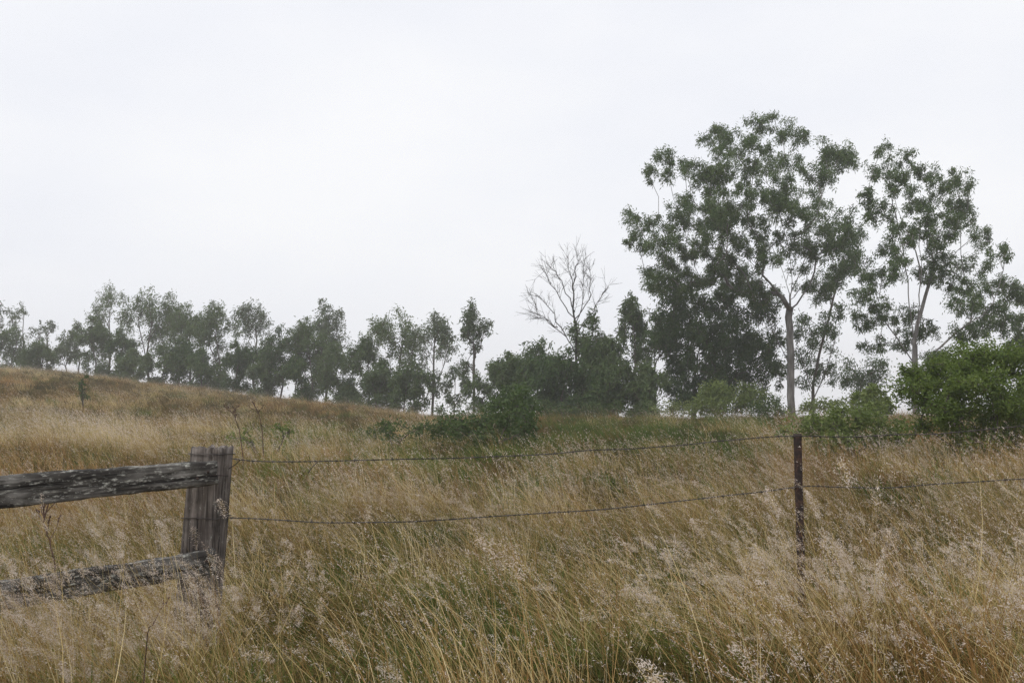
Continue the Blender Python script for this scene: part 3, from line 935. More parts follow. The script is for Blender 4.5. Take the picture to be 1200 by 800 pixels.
# trees along the ridge ---------------------------------------------
def ridge_tree(label, px, top, base_py, w, off, style, leaf="gum_leaf", bark="dark_bark", seed=0, lean=0, dens=1.0, D=None):
    """style: 'tall' clear trunk and upper crown, 'dense' leafy to the ground, 'wisp' small tuft on a thin stem, 'sparse' thin open crown."""
    rng = np.random.default_rng(500 + seed)
    if D is None:
        D = float(np.interp(px, SKY_PX, SKY_R)) + off
    B = at(px - lean + rng.normal() * 2.5, base_py, D)
    B[2] = min(gz(B[0], B[1]), B[2]) - 0.2
    top_p = at(px, top, D)
    H = top_p[2] - B[2]
    w *= 1.22
    W = w * D / F                      # full crown width in metres
    cr = max(0.28, min(0.60, W * 0.095))
    z0, n_l, per_l = {"dense": (0.03, 22, 12), "tall": (0.12, 17, 11), "sparse": (0.22, 10, 8), "wisp": (0.66, 5, 4)}[style]
    n_l = max(3, int(n_l * dens))
    cs = []
    k0 = rng.uniform(0.75, 1.15)
    # upright plumes of foliage under an uneven dome; the leader reaches the top
    for i in range(n_l):
        rr_ = 0.0 if i == 0 else math.sqrt(rng.uniform(0.02, 1)) * 0.95
        a = rng.uniform(0, 2 * math.pi)
        dome = 1.0 if i == 0 else 1 - (0.20 if style == 'tall' else 0.30) * k0 * rr_ ** 2 - rng.uniform(0.0, 0.20)
        if i > n_l * (0.5 if style == 'dense' else 0.6):
            rr_ *= 0.9
            dome *= rng.uniform(0.16, 0.95) if style == 'dense' else rng.uniform(0.30, 0.95)
                    # lower tiers
        ztop = z0 + (1 - z0) * max(0.14, dome)
        ln = H * rng.uniform(0.10, 0.22)
        rad_ = W * rng.uniform(0.08, 0.17)
        c0 = B + (top_p - B) * ztop + np.array([math.cos(a), math.sin(a), 0]) * rr_ * W / 2
        for j in range(per_l):
            f_ = (j + rng.uniform(0, 1)) / per_l
            tp = rad_ * (0.25 + 0.9 * math.sqrt(f_))
            q = c0 + np.array([rng.normal() * tp * 0.7, rng.normal() * tp * 0.7, -f_ * ln - cr * 0.2])
            q[2] = max(q[2], B[2] + 0.4)
            cs.append(q)
    cs = np.array(cs)
    rd = cr * rng.uniform(0.55, 1.25, len(cs))
    k = rng.uniform(-0.08, 0.08, 2) * W
    tr = [[B, B + (top_p - B) * 0.3 + np.array([k[0], k[1], 0]), B + (top_p - B) * 0.62 - np.array([k[0], 0, 0]) * 0.7, B + (top_p - B) * 0.9]]
    if style in ("tall", "dense") and W > 3:
        s = rng.choice([-1, 1])
        tr.append([B + (top_p - B) * 0.3 + np.array([k[0], k[1], 0]), B + (top_p - B) * 0.5 + np.array([s * W * 0.18, 0.3, 0]), B + (top_p - B) * 0.75 + np.array([s * W * 0.3, 0.4, 0])])
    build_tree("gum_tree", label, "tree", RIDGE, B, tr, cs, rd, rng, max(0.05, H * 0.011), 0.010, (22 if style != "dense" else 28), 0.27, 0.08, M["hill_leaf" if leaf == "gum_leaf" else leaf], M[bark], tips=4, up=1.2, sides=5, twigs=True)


RT = [
    # label, px, top, base, width, depth behind ridge, style, leaf, lean, density
    ("gum at the far left edge with only one side of its crown showing", -8, 345, 431, 34, 14, "tall", "pale_leaf", 0, 0.8),
    ("dark bushy tree hugging the crest at the far left", 18, 383, 432, 46, 6, "dense", "gum_leaf", 0, 0.9),
    ("tall wispy gum rising above the dark bushes at the far left", 28, 355, 432, 22, 10, "wisp", "pale_leaf", 0, 1.3),
    ("thin stem with a tiny tuft, second wisp from the far left", 48, 376, 432, 14, 12, "wisp", "pale_leaf", 3, 0.8),
    ("thin stem with a leaning tuft beside the gap in the tree line", 58, 373, 433, 16, 14, "wisp", "pale_leaf", 4, 0.8),
    ("round low tree just before the sky gap on the hill crest", 49, 398, 433, 34, 5, "dense", "gum_leaf", 0, 0.8),
    ("short pale tree first after the sky gap on the hill crest", 80, 398, 436, 32, 8, "sparse", "pale_leaf", 0, 1.1),
    ("slim tree with a pointed top behind the lone sapling", 92, 377, 437, 28, 10, "sparse", "gum_leaf", 0, 1.3),
    ("dense dark tree to the left of the tall bare trunk on the hill", 108, 370, 438, 36, 6, "dense", "gum_leaf", 0, 1.0),
    ("tall gum with high ragged crown and bare trunk on the hill", 130, 333, 440, 44, 12, "tall", "gum_leaf", 3, 1.1),
    ("narrow dark column of foliage between two tall hill gums", 142, 385, 442, 26, 6, "dense", "dark_leaf", 0, 0.8),
    ("forked gum with spreading limbs showing through its crown on the hill", 174, 335, 444, 48, 9, "tall", "gum_leaf", -4, 1.3),
    ("round topped gum leaning against the forked gum on the hill", 202, 341, 448, 40, 12, "tall", "gum_leaf", -6, 1.2),
    ("broad grey green gum with a stepped outline on the hill", 222, 354, 452, 36, 8, "tall", "gum_leaf", 0, 1.2),
    ("low dark tree filling the space under the stepped gum", 213, 396, 450, 40, 4, "dense", "dark_leaf", 0, 1.0),
    ("big rounded dark gum at the middle of the hill row", 256, 350, 458, 44, 8, "dense", "gum_leaf", 0, 1.3),
    ("pale gum with a flat ragged top beside the rounded dark gum", 297, 353, 461, 42, 12, "tall", "pale_leaf", 0, 1.2),
    ("short dark tree at the foot of the pale flat topped gum", 278, 400, 460, 34, 4, "dense", "dark_leaf", 0, 0.8),
    ("wide dark dome of a tree on the lower hill", 330, 381, 465, 54, 6, "dense", "dark_leaf", 0, 1.4),
    ("dark leaning tree overlapping the tall pale topped gum", 360, 372, 468, 46, 6, "dense", "gum_leaf", -6, 1.2),
    ("gum with a tall pale top and straight trunk at the end of the hill row", 380, 349, 470, 40, 11, "tall", "pale_leaf", 0, 1.3),
    ("dark tree under the tall pale topped gum at the row's end", 394, 400, 472, 34, 5, "dense", "gum_leaf", 0, 0.9),
    ("tiny dark tree standing alone in the sky gap beside the hill row", 408, 450, 476, 22, 5, "dense", "gum_leaf", 0, 0.5),
    ("leafy tree with a slanting outline first after the sky gap", 432, 391, 479, 46, 7, "dense", "gum_leaf", 0, 1.2),
    ("tall dense gum with a dark straight trunk left of the airy trunks", 468, 360, 483, 52, 9, "tall", "gum_leaf", 0, 1.5),
    ("airy gum with several thin bare stems and a high crown", 510, 364, 486, 50, 8, "tall", "pale_leaf", 0, 1.0),
    ("thin low tree among the bare stems of the airy gum", 488, 425, 486, 32, 4, "sparse", "gum_leaf", 0, 1.0),
    ("pale twiggy low tree between the airy gum and the slender gum", 533, 428, 487, 34, 8, "sparse", "pale_leaf", 0, 0.9),
    ("slender solitary gum with a narrow drooping crown and bare trunk", 555, 352, 487, 32, 7, "sparse", "pale_leaf", 0, 1.5),
    ("small grey green tree at the foot of the slender solitary gum", 560, 438, 487, 26, 4, "sparse", "gum_leaf", 0, 0.9),
    ("bushy tree at the left end of the thicket below the bare tree", 596, 412, 486, 48, 5, "dense", "gum_leaf", 0, 1.2),
    ("dark rounded tree in the thicket just left of the bare tree", 632, 396, 486, 56, 6, "dense", "dark_leaf", 0, 1.4),
    ("darkest tree of the thicket directly beneath the bare tree", 660, 410, 486, 54, 3, "dense", "dark_leaf", 0, 1.4),
    ("leafy tree whose top covers the lower trunk of the bare tree", 694, 366, 486, 56, 5, "dense", "gum_leaf", 0, 1.4),
    ("open gum with slim trunks to the right of the bare tree", 740, 343, 486, 44, 8, "tall", "gum_leaf", 0, 1.2),
    ("ragged tree tucked beside the dense dark tree", 768, 362, 486, 40, 10, "tall", "gum_leaf", 0, 1.1),
    ("low bushy tree in the dip between the first two tall hill gums", 157, 408, 444, 30, 3, "dense", "gum_leaf", 0, 0.7),
    ("squat tree at the crest just below the round topped gum", 190, 404, 448, 36, 2, "dense", "gum_leaf", 2, 0.8),
    ("low spreading tree between the stepped gum and the rounded dark gum", 238, 408, 455, 32, 3, "dense", "dark_leaf", 0, 0.7),
    ("small leafy tree left of the wide dark dome", 308, 412, 463, 30, 3, "dense", "gum_leaf", 0, 0.7),
    ("bushy low tree at the right foot of the wide dark dome", 346, 416, 467, 30, 2, "dense", "dark_leaf", -2, 0.7),
    ("low leafy tree right of the dark straight trunk", 478, 430, 485, 30, 3, "dense", "gum_leaf", 0, 0.6),
    ("leafy low tree under the slanting tree by the sky gap", 448, 424, 482, 34, 3, "dense", "gum_leaf", 2, 0.7),
    ("low dark tree filling the gap below the leafy tree right of the bare tree", 706, 430, 486, 40, 3, "dense", "dark_leaf", 0, 0.9),
    ("low leafy tree between the open gum and the ragged tree", 756, 424, 486, 40, 3, "dense", "gum_leaf", 0, 0.9),
    ("short tree with thin stems below the open gum", 718, 412, 486, 46, 3, "tall", "gum_leaf", 0, 1.0),
]
for i, (lab, px, top, bpy_, w, off, st, lf, ln, dn) in enumerate(RT):
    ridge_tree(lab, px, top, bpy_, w, off, st, lf, "bark" if st == "wisp" else "dark_bark", i, ln, dn)

# the bare tree -------------------------------------------------------
D = 53.0
rng = np.random.default_rng(77)
B = at(676, 486, D)
B[2] = gz(B[0], B[1]) - 0.2
limbs = [[B, at(676, 440, D), at(676, 410, D), at(673, 370, D), at(672, 335, D), at(675, 312, D), at(677, 296, D)],
         [at(676, 415, D), at(662, 395, D - 0.4), at(640, 378, D - 0.6), at(625, 366, D - 0.8), at(617, 345, D - 0.8)],
         [at(672, 372, D), at(655, 350, D + 0.4), at(640, 330, D + 0.5), at(630, 312, D + 0.6)],
         [at(673, 365, D), at(660, 335, D - 0.5), at(648, 318, D - 0.6), at(636, 308, D - 0.5)],
         [at(674, 385, D), at(684, 352, D + 0.3), at(685, 328, D + 0.4), at(684, 308, D + 0.5)],
         [at(674, 375, D), at(692, 350, D - 0.4), at(694, 330, D - 0.5), at(693, 312, D - 0.4)],
         [at(675, 390, D), at(696, 366, D + 0.8), at(706, 350, D + 1.0), at(716, 338, D + 1.1)],
         [at(660, 392, D - 0.4), at(640, 360, D - 0.9), at(622, 344, D - 1.2)],
         [at(672, 340, D), at(666, 318, D + 0.3), at(664, 300, D + 0.3)],
         [at(650, 384, D), at(634, 372, D + 0.6), at(620, 372, D + 0.8)]]
root = thing("bare_tree", "leafless grey tree with fine branches standing above the thicket", "tree", B, None)
tb = Tubes()
for i, lm in enumerate(limbs):
    lm = [np.asarray(p, float) for p in lm]
    pts = []
    for a, b in zip(lm[:-1], lm[1:]):
        for s in range(4):
            pts.append(a + (b - a) * s / 4 + rng.normal(size=3) * 0.05)
    pts.append(lm[-1])
    pts = np.array(pts)
    pts[:, 0] = B[0] + (pts[:, 0] - B[0]) * 0.90
    r0 = 0.11 if i == 0 else 0.034
    tb.add(pts, np.linspace(r0, 0.010, len(pts)), 6, cap=False)
    st = len(pts) // 3 if i else len(pts) // 2
    for j in range(st, len(pts) - 1):
        for _ in range(2):
            d = pts[min(j + 1, len(pts) - 1)] - pts[j]
            d = d / (np.linalg.norm(d) + 1e-6) + rng.normal(size=3) * 0.55 + np.array([0, 0, 0.25])
            d /= np.linalg.norm(d)
            ln = rng.uniform(0.5, 1.5)
            e = pts[j] + d * ln
            mid = pts[j] + d * ln * 0.5 + rng.normal(size=3) * 0.06
            tb.add([pts[j], mid, e], [0.012, 0.009, 0.005], 3, cap=False)
            for _2 in range(2):
                d2 = d + rng.normal(size=3) * 0.5
                d2 /= np.linalg.norm(d2)
                tb.add([mid, mid + d2 * ln * 0.3, mid + d2 * ln * 0.55 + rng.normal(size=3) * 0.04], [0.008, 0.006, 0.004], 3, cap=False)
link("trunk", tb.mesh("trunk", M["dead_bark"], B), root)


# shrubs --------------------------------------------------------------
def shrub(label, lobes, D, depth_r, seed, leaf, base_px, spacing=9, per=150, L=0.10, W=0.04, name="shrub", group=None, tr_r=0.05, fill=2.8):
    rng = np.random.default_rng(900 + seed)
    C, Rr = lobes_to_clumps(lobes, D, depth_r, rng, spacing, 1.15, fill, 1.2)
    zg = ground(C[:, 0], C[:, 1])
    C[:, 2] = np.maximum(C[:, 2], zg + 0.1)
    B = at(base_px, 490, D)
    B[2] = gz(B[0], B[1]) - 0.08
    tr = []
    top = max(C[:, 2].max() - B[2], 0.6)
    for k in range(4):
        a = rng.uniform(0, 6.28)
        s = np.array([math.cos(a), math.sin(a) * 0.7, 0]) * top * 0.25
        tr.append([B + s * 0.15, B + s * 0.7 + np.array([0, 0, top * 0.35]), B + s * 1.4 + np.array([0, 0, top * 0.65])])
    build_tree(name, label, "bush", group, B, tr, C, Rr, rng, tr_r, 0.006, per, L, W, M[leaf], M["dark_bark"], tips=8, down=0.1, flat=0.8, up=0.7, sides=5, parts=("stem", "foliage"))


SH = "green shrubs in the meadow behind the fence"
shrub("biggest bright green shrub, tall as the wire fence and standing behind it",
      [(1085, 440, 26, 16), (1120, 428, 24, 14), (1150, 420, 26, 12), (1180, 425, 26, 14), (1205, 432, 26, 16), (1068, 452, 16, 11), (1100, 460, 28, 18), (1140, 450, 28, 20), (1175, 455, 28, 20), (1210, 465, 28, 22), (1120, 482, 30, 16), (1155, 490, 32, 20),
       (1190, 500, 32, 22), (1230, 500, 34, 30), (1240, 450, 28, 24), (1050, 455, 8, 5), (1130, 418, 18, 9), (1162, 412, 20, 9), (1192, 412, 20, 10), (1085, 432, 16, 9), (1140, 440, 26, 14), (1110, 470, 26, 16), (1165, 520, 34, 14), (1205, 530, 34, 14), (1260, 480, 30, 30), (1095, 505, 22, 12), (1125, 518, 24, 12), (1150, 535, 26, 9), (1185, 542, 28, 9)],
      15.5, 1.0, 1, "bush_leaf", 1170, 10, 170, 0.062, 0.029, group=SH, fill=2.7)
shrub("low light green shrub spreading beside the rusty steel picket",
      [(960, 498, 22, 10), (985, 489, 18, 11), (1010, 492, 20, 10), (1035, 498, 20, 9), (975, 505, 26, 12), (1015, 506, 28, 12), (1045, 508, 16, 10), (945, 502, 14, 8), (930, 508, 10, 6), (960, 516, 22, 7), (1000, 518, 24, 7), (1035, 517, 20, 7), (980, 524, 24, 5), (1022, 525, 22, 5)],
      17, 0.8, 2, "bush_pale", 1000, 9, 120, 0.08, 0.036, group=SH, fill=1.9)
shrub("dark green shrub at the crest in front of the thicket",
      [(540, 498, 20, 9), (565, 491, 18, 10), (590, 480, 14, 12), (606, 470, 10, 10), (560, 506, 24, 12), (590, 502, 24, 14), (612, 492, 14, 12), (528, 504, 14, 9), (575, 514, 22, 8)],
      24, 1.3, 3, "bush_dark", 575, 9, 110, 0.11, 0.044, group=SH, fill=2.7)
shrub("small upright shrub rising behind the dark green shrub",
      [(604, 462, 14, 9), (620, 470, 14, 10), (592, 470, 10, 8), (615, 480, 16, 9)], 30, 0.8, 4, "bush_dark", 607, 7, 90, 0.12, 0.05, group=SH)
shrub("light green shrub at the foot of the tallest gum and the dark tree",
      [(830, 462, 16, 9), (850, 456, 16, 9), (872, 462, 18, 10), (890, 470, 14, 8), (840, 474, 18, 8), (865, 476, 20, 8), (822, 474, 10, 8)], 43, 0.8, 5, "bush_pale", 855, 7, 120, 0.16, 0.06, group=SH)
shrub("small dark shrub beside the pale trunk of the tallest gum",
      [(905, 474, 10, 8), (895, 480, 12, 6), (916, 482, 8, 5)], 42, 0.5, 6, "bush_dark", 905, 6, 100, 0.15, 0.06, group=SH)
shrub("tiny green weed clump low on the bare hillside",
      [(206, 470, 8, 3), (212, 471, 6, 3)], 52, 0.3, 7, "bush_dark", 208, 4, 60, 0.12, 0.05, group=SH, tr_r=0.02)
shrub("ragged green weed clump behind the timber post's wire",
      [(300, 512, 14, 8), (325, 505, 10, 9), (340, 500, 8, 8), (285, 516, 12, 6)], 20, 0.5, 8, "bush_leaf", 312, 6, 40, 0.09, 0.035, group=SH, tr_r=0.02, fill=1.0)
shrub("low green weed clump between the hill's foot and the dark shrub",
      [(430, 506, 20, 7), (470, 502, 20, 7), (505, 500, 14, 8), (450, 512, 20, 6)], 24, 0.7, 9, "bush_dark", 465, 7, 60, 0.10, 0.04, group=SH, tr_r=0.02, fill=1.6)

for k_, (lab_, lob_, D_, lf_, bx_) in enumerate([
    ("low olive scrub at the ridge below the darkest trees of the thicket", [(640, 478, 18, 6), (665, 480, 20, 5), (690, 480, 18, 5)], 47, "bush_dark", 665),
    ("low scrub closing the gap under the slim trunks right of the thicket", [(715, 479, 16, 6), (738, 480, 18, 5), (760, 479, 16, 6)], 47, "bush_dark", 738),
    ("ragged green scrub under the dense dark tree, left of the light green shrub", [(780, 478, 14, 7), (800, 477, 14, 7), (812, 480, 12, 5)], 46, "bush_pale", 795),
    ("light green weeds at the ridge between the two tall gums", [(940, 478, 14, 6), (962, 476, 16, 7), (985, 476, 14, 7), (1005, 472, 14, 7)], 41, "bush_pale", 970),
    ("pale green upright weeds left of the big bright green shrub", [(1015, 470, 12, 8), (1030, 462, 12, 8), (1040, 474, 12, 8), (1022, 482, 16, 7)], 26, "bush_pale", 1027),
    ("low scrub at the ridge under the slender solitary gum", [(528, 480, 14, 5), (550, 481, 16, 5), (572, 480, 14, 6)], 50, "bush_dark", 550),
    ("low dark scrub at the end of the hill row by the sky gap", [(385, 468, 12, 4), (400, 471, 12, 4), (418, 474, 12, 4)], 66, "bush_dark", 400),
]):
    shrub(lab_, lob_, D_, 0.8, 20 + k_, lf_, bx_, 5, 50, 0.17, 0.065, group=SH, tr_r=0.02, fill=1.9)


# sapling and dry weeds ------------------------------------------------
def sapling():
    D = 38.0
    rng = np.random.default_rng(5)
    B = at(97, 492, D)
    B[2] = gz(B[0], B[1]) - 0.1
    cs = [at(97, 450, D), at(96, 455, D), at(99, 461, D), at(100, 463, D + .1), at(95, 461, D), at(101, 441, D), at(97, 446, D), at(94, 452, D), at(100, 456, D)]
    rd = np.full(len(cs), 0.16)
    rd[5] = 0.08
    build_tree("sapling", "lone dark sapling with a thin stem on the open hillside", "sapling", None, B, [[B, at(97, 470, D), at(97, 455, D)]], np.array(cs), rd, rng, 0.03, 0.008, 40, 0.11, 0.04, M["dark_leaf"], M["dark_bark"], tips=6, sides=5)


sapling()


def dry_weed(label, pts_px, D, r0, seed, nbr=10):
    rng = np.random.default_rng(300 + seed)
    P = [at(px, py, D) for px, py in pts_px]
    B = P[0].copy()
    B[2] = gz(B[0], B[1]) - 0.03
    P = np.array([B] + P[1:])
    pts = []
    for a, b in zip(P[:-1], P[1:]):
        for s in range(4):
            pts.append(a + (b - a) * s / 4 + rng.normal(size=3) * r0 * 0.6)
    pts.append(P[-1])
    pts = np.array(pts)
    tb = Tubes()
    tb.add(pts, np.linspace(r0, r0 * 0.35, len(pts)), 5)
    h = P[-1][2] - P[0][2]
    for _ in range(nbr):
        j = rng.integers(len(pts) // 2, len(pts))
        d = np.array([rng.normal() * 0.7, rng.normal() * 0.7, 0.8])
        d /= np.linalg.norm(d)
        ln = h * rng.uniform(0.08, 0.28)
        e = pts[j] + d * ln
        tb.add([pts[j], pts[j] + d * ln * 0.5 + rng.normal(size=3) * r0, e], [r0 * 0.5, r0 * 0.4, r0 * 0.25], 4)
        # dry seed capsules
        for q in range(3):
            c = e - d * ln * 0.14 * q + rng.normal(size=3) * r0 * 1.2
            tb.add([c - d * r0 * 1.6, c - d * r0 * 0.5, c + d * r0 * 0.7, c + d * r0 * 1.8], [r0 * 0.25, r0 * 0.95, r0 * 0.85, r0 * 0.15], 5)
    o = link("dry_weed", tb.mesh("dry_weed", M["stem"], B))
    o.location = B
    tag(o, label, "weed", "dead brown weed stalks")


dry_weed("dead brown weed stalk with knobbly top standing behind the timber rails", [(68, 720), (66, 672), (60, 640), (52, 612), (50, 594)], 4.9, 0.0055, 1, 12)
dry_weed("dark leaning dead twig on the slope above the wooden post", [(288, 520), (281, 505), (276, 492), (273, 482)], 17, 0.012, 2, 6)
dry_weed("second dark dead twig uphill of the wooden post, beside weeds", [(312, 515), (307, 500), (303, 485), (301, 480)], 18, 0.012, 3, 6)
dry_weed("short dead twig sticking up from the green grass under the rails", [(165, 755), (172, 742), (180, 728)], 3.3, 0.003, 4, 1)


# ------------------------------------------------------------------ timber fence
def plank(pa, pb, ha, hb, thick, normal_hint, name, mat, seed, nl=90, nh=9, nt_=5, wob=0.009):
    """Rough split rail from pa to pb (centre line), heights ha, hb. Local x runs along the rail."""
    rng_ = np.random.default_rng(seed)
    pa, pb = np.asarray(pa, float), np.asarray(pb, float)
    Lx = np.linalg.norm(pb - pa)
    ex = (pb - pa) / Lx
    ey = np.array([-ex[1], ex[0], 0])
    ey /= np.linalg.norm(ey)
    ez = np.cross(ex, ey)
    # ring of the cross-section
    ring = []
    for i in range(nh):
        ring.append((-0.5, -0.5 + i / (nh - 1)))
    for i in range(1, nt_):
        ring.append((-0.5 + i / nt_, 0.5))
    for i in range(nh):
        ring.append((0.5, 0.5 - i / (nh - 1)))
    for i in range(1, nt_):
        ring.append((0.5 - i / nt_, -0.5))
    ring = np.array(ring)
    rl = np.hypot(ring[:, 0], ring[:, 1])
    k = len(ring)
    t = np.linspace(0, 1, nl)
    V = []
    for s in t:
        hh = ha + (hb - ha) * s
        y_ = ring[:, 0] * thick
        z_ = ring[:, 1] * hh
        # rounded arrises
        corner = (np.abs(ring[:, 0]) > 0.49) & (np.abs(ring[:, 1]) > 0.49)
        y_ = np.where(corner, y_ * 0.80, y_)
        z_ = np.where(corner, z_ * 0.93, z_)
        ph = np.full(k, s * Lx * 5.0)
        ang = np.arange(k) * 0.9
        n_ = vnoise(ph, ang, seed) - 0.5
        n2_ = vnoise(ph * 4.3, ang * 1.7, seed + 3) - 0.5
        edge = vnoise(np.array([s * Lx * 9.0]), np.array([0.5]), seed + 8)[0] - 0.5
        y_ = y_ + ring[:, 0] / (rl + .01) * (n_ * wob * 1.6 + n2_ * wob)
        z_ = z_ + ring[:, 1] / (rl + .01) * (n_ * wob * 1.2 + n2_ * wob * 0.9) + np.sign(ring[:, 1]) * (np.abs(ring[:, 1]) > 0.4) * edge * wob * 1.6
        xx = s * Lx + (n2_ * 0.02 if s in (0.0, 1.0) else 0)
        sag = (vnoise(np.array([s * 2.2]), np.array([0.0]), seed + 12)[0] - 0.5) * 0.02
        V.append(np.stack([np.broadcast_to(xx, (k,)), y_, z_ + sag], 1))
    V = np.concatenate(V)
    Fc = []
    j = np.arange(k)
    j2 = (j + 1) % k
    for i in range(nl - 1):
        o_ = i * k
        Fc.append(np.stack([o_ + j, o_ + k + j, o_ + k + j2, o_ + j2], 1))
    nv = len(V)
    ends = []
    for i0 in (0, (nl - 1) * k):
        cpt = V[i0:i0 + k].mean(0)
        ends.append(cpt)
    V = np.concatenate([V, np.array(ends)])
    for ei, i0 in enumerate((0, (nl - 1) * k)):
        c = nv + ei
        for s in range(0, k, 2):
            quad = [i0 + s, i0 + (s + 1) % k, i0 + (s + 2) % k, c]
            Fc.append(np.array([quad if ei == 0 else quad[::-1]]))
    me = mesh_from_arrays(name, V, np.concatenate(Fc), mat)
    o = link(name, me)
    Mx = np.eye(4)
    Mx[:3, 0], Mx[:3, 1], Mx[:3, 2], Mx[:3, 3] = ex, ey, ez, pa
    from mathutils import Matrix
    o.matrix_world = Matrix(Mx.tolist())
    return o


def rough_post(name, base, top_c, wx, wy, wx_t, wy_t, rotz, mat, seed, top_rough=0.03):
    """Squared split post from the ground to top; local z up."""
    base, top_c = np.asarray(base, float), np.asarray(top_c, float)
    H = top_c[2] - base[2]
    nz, ns = 46, 11
    ring = []
    for i in range(ns):
        ring.append((-0.5 + i / ns, -0.5))
    for i in range(ns):
        ring.append((0.5, -0.5 + i / ns))
    for i in range(ns):
        ring.append((0.5 - i / ns, 0.5))
    for i in range(ns):
        ring.append((-0.5, 0.5 - i / ns))
    ring = np.array(ring)
    k = len(ring)
    V = []
    for i in range(nz):
        s = i / (nz - 1)
        w, d_ = wx + (wx_t - wx) * s, wy + (wy_t - wy) * s
        x_, y_ = ring[:, 0] * w, ring[:, 1] * d_
        corner = (np.abs(ring[:, 0]) > 0.48) & (np.abs(ring[:, 1]) > 0.48)
        x_ = np.where(corner, x_ * 0.93, x_)
        y_ = np.where(corner, y_ * 0.93, y_)
        a = np.arange(k) * 1.0
        n1_ = vnoise(a * 0.55, np.full(k, s * 3.0), seed) - 0.5      # long vertical flutes
        n2_ = vnoise(a * 1.3, np.full(k, s * 14.0), seed + 4) - 0.5
        x_ = x_ * (1 + 0.10 * n1_ + 0.04 * n2_)
        y_ = y_ * (1 + 0.10 * n1_ + 0.04 * n2_)
        # one deep drying crack down the front
        crack = np.exp(-((ring[:, 0] - 0.18 - 0.03 * math.sin(s * 7)) / 0.035) ** 2) * (ring[:, 1] < -0.45) * (0.25 + 0.75 * s)
        y_ = y_ + crack * 0.035
        z_ = np.full(k, s * H)
        if i == nz - 1:
            z_ = z_ + (vnoise(a * 0.8, np.zeros(k), seed + 7) - 0.6) * top_rough
        lean = (top_c - base)[:2] * s
        c_, s_ = math.cos(rotz), math.sin(rotz)
        V.append(np.stack([c_ * x_ - s_ * y_ + lean[0], s_ * x_ + c_ * y_ + lean[1], z_], 1))
    # hollowed top
    last = V[-1]
    cen = last.mean(0)
    V.append(cen + (last - cen) * 0.6 + np.stack([np.zeros(k), np.zeros(k), (vnoise(np.arange(k) * 0.7, np.ones(k), seed + 9) - 0.75) * top_rough * 1.2], 1))
    V = np.concatenate(V)
    nv = len(V)
    V = np.concatenate([V, (cen - np.array([0, 0, top_rough * 0.6]))[None]])
    Fc = []
    j = np.arange(k)
    j2 = (j + 1) % k
    for i in range(nz):
        o_ = i * k
        Fc.append(np.stack([o_ + j, o_ + j2, o_ + k + j2, o_ + k + j], 1))
    i0 = nz * k
    for s in range(0, k, 2):
        Fc.append(np.array([[i0 + s, i0 + (s + 1) % k, i0 + (s + 2) % k, nv]]))
    me = mesh_from_arrays(name, V, np.concatenate(Fc), mat)
    o = link(name, me)
    o.location = base
    return o


PD = 4.80
pb_ = at(227, 700, PD)
pt_ = at(243, 524, PD)
bz = gz(pb_[0], PD)
slope = (pt_ - pb_) / (pt_[2] - pb_[2])
pbase = pb_ + slope * (bz - 0.1 - pb_[2])
pbase[1] = pt_[1] = PD + 0.09
post = rough_post("wooden_post", pbase, pt_, 0.205, 0.17, 0.180, 0.15, math.radians(-14), M["post_wood"], 3)
tag(post, "weathered grey split timber post where the rails end and wire begins", "fence post", "timber fence posts")

rail_u = (at(254, 554, 4.72), at(0, 578.5, 4.30))
rail_l = (at(252, 657, 4.72), at(15, 698, 4.30))


def extend(a, b, k):
    return b + (b - a) * k


ru_end = extend(*rail_u, 1.0)
rl_end = extend(*rail_l, 1.0)
r1 = plank(rail_u[0], ru_end, 0.122, 0.180, 0.045, None, "fence_rail", M["rail_wood"], 5)
tag(r1, "upper rough timber rail, dark with pale lichen, nailed near the post top", "fence rail", "timber fence rails")
r2 = plank(rail_l[0], rl_end, 0.118, 0.155, 0.045, None, "fence_rail", M["rail_wood"], 9)
tag(r2, "lower timber rail half buried in grass at the post's foot", "fence rail", "timber fence rails")
for r_ in (r1, r2):
    side = 1 if (r_.matrix_world.to_3x3() @ Vector((0, 1, 0))).y < 0 else -1
    for dx, dz in ((0.045, 0.012), (0.10, -0.018)):
        tb = Tubes()
        tb.add([(dx, side * 0.016, dz), (dx, side * 0.026, dz), (dx, side * 0.029, dz)], [0.008, 0.008, 0.005], 8)
        link("nail", tb.mesh("nail", M["rusty_steel"]), r_)

# the rails' other post, beyond the picture's edge
e2 = (ru_end + rl_end) / 2
tz = ru_end[2] + 0.12
b2 = np.array([e2[0] + 0.05, e2[1] + 0.13, gz(e2[0], e2[1]) - 0.1])
p2 = rough_post("wooden_post", b2, np.array([b2[0], b2[1], tz]), 0.24, 0.2, 0.21, 0.18, math.radians(20), M["post_wood"], 17)
tag(p2, "second timber post carrying the far ends of both rails", "fence post", "timber fence posts")


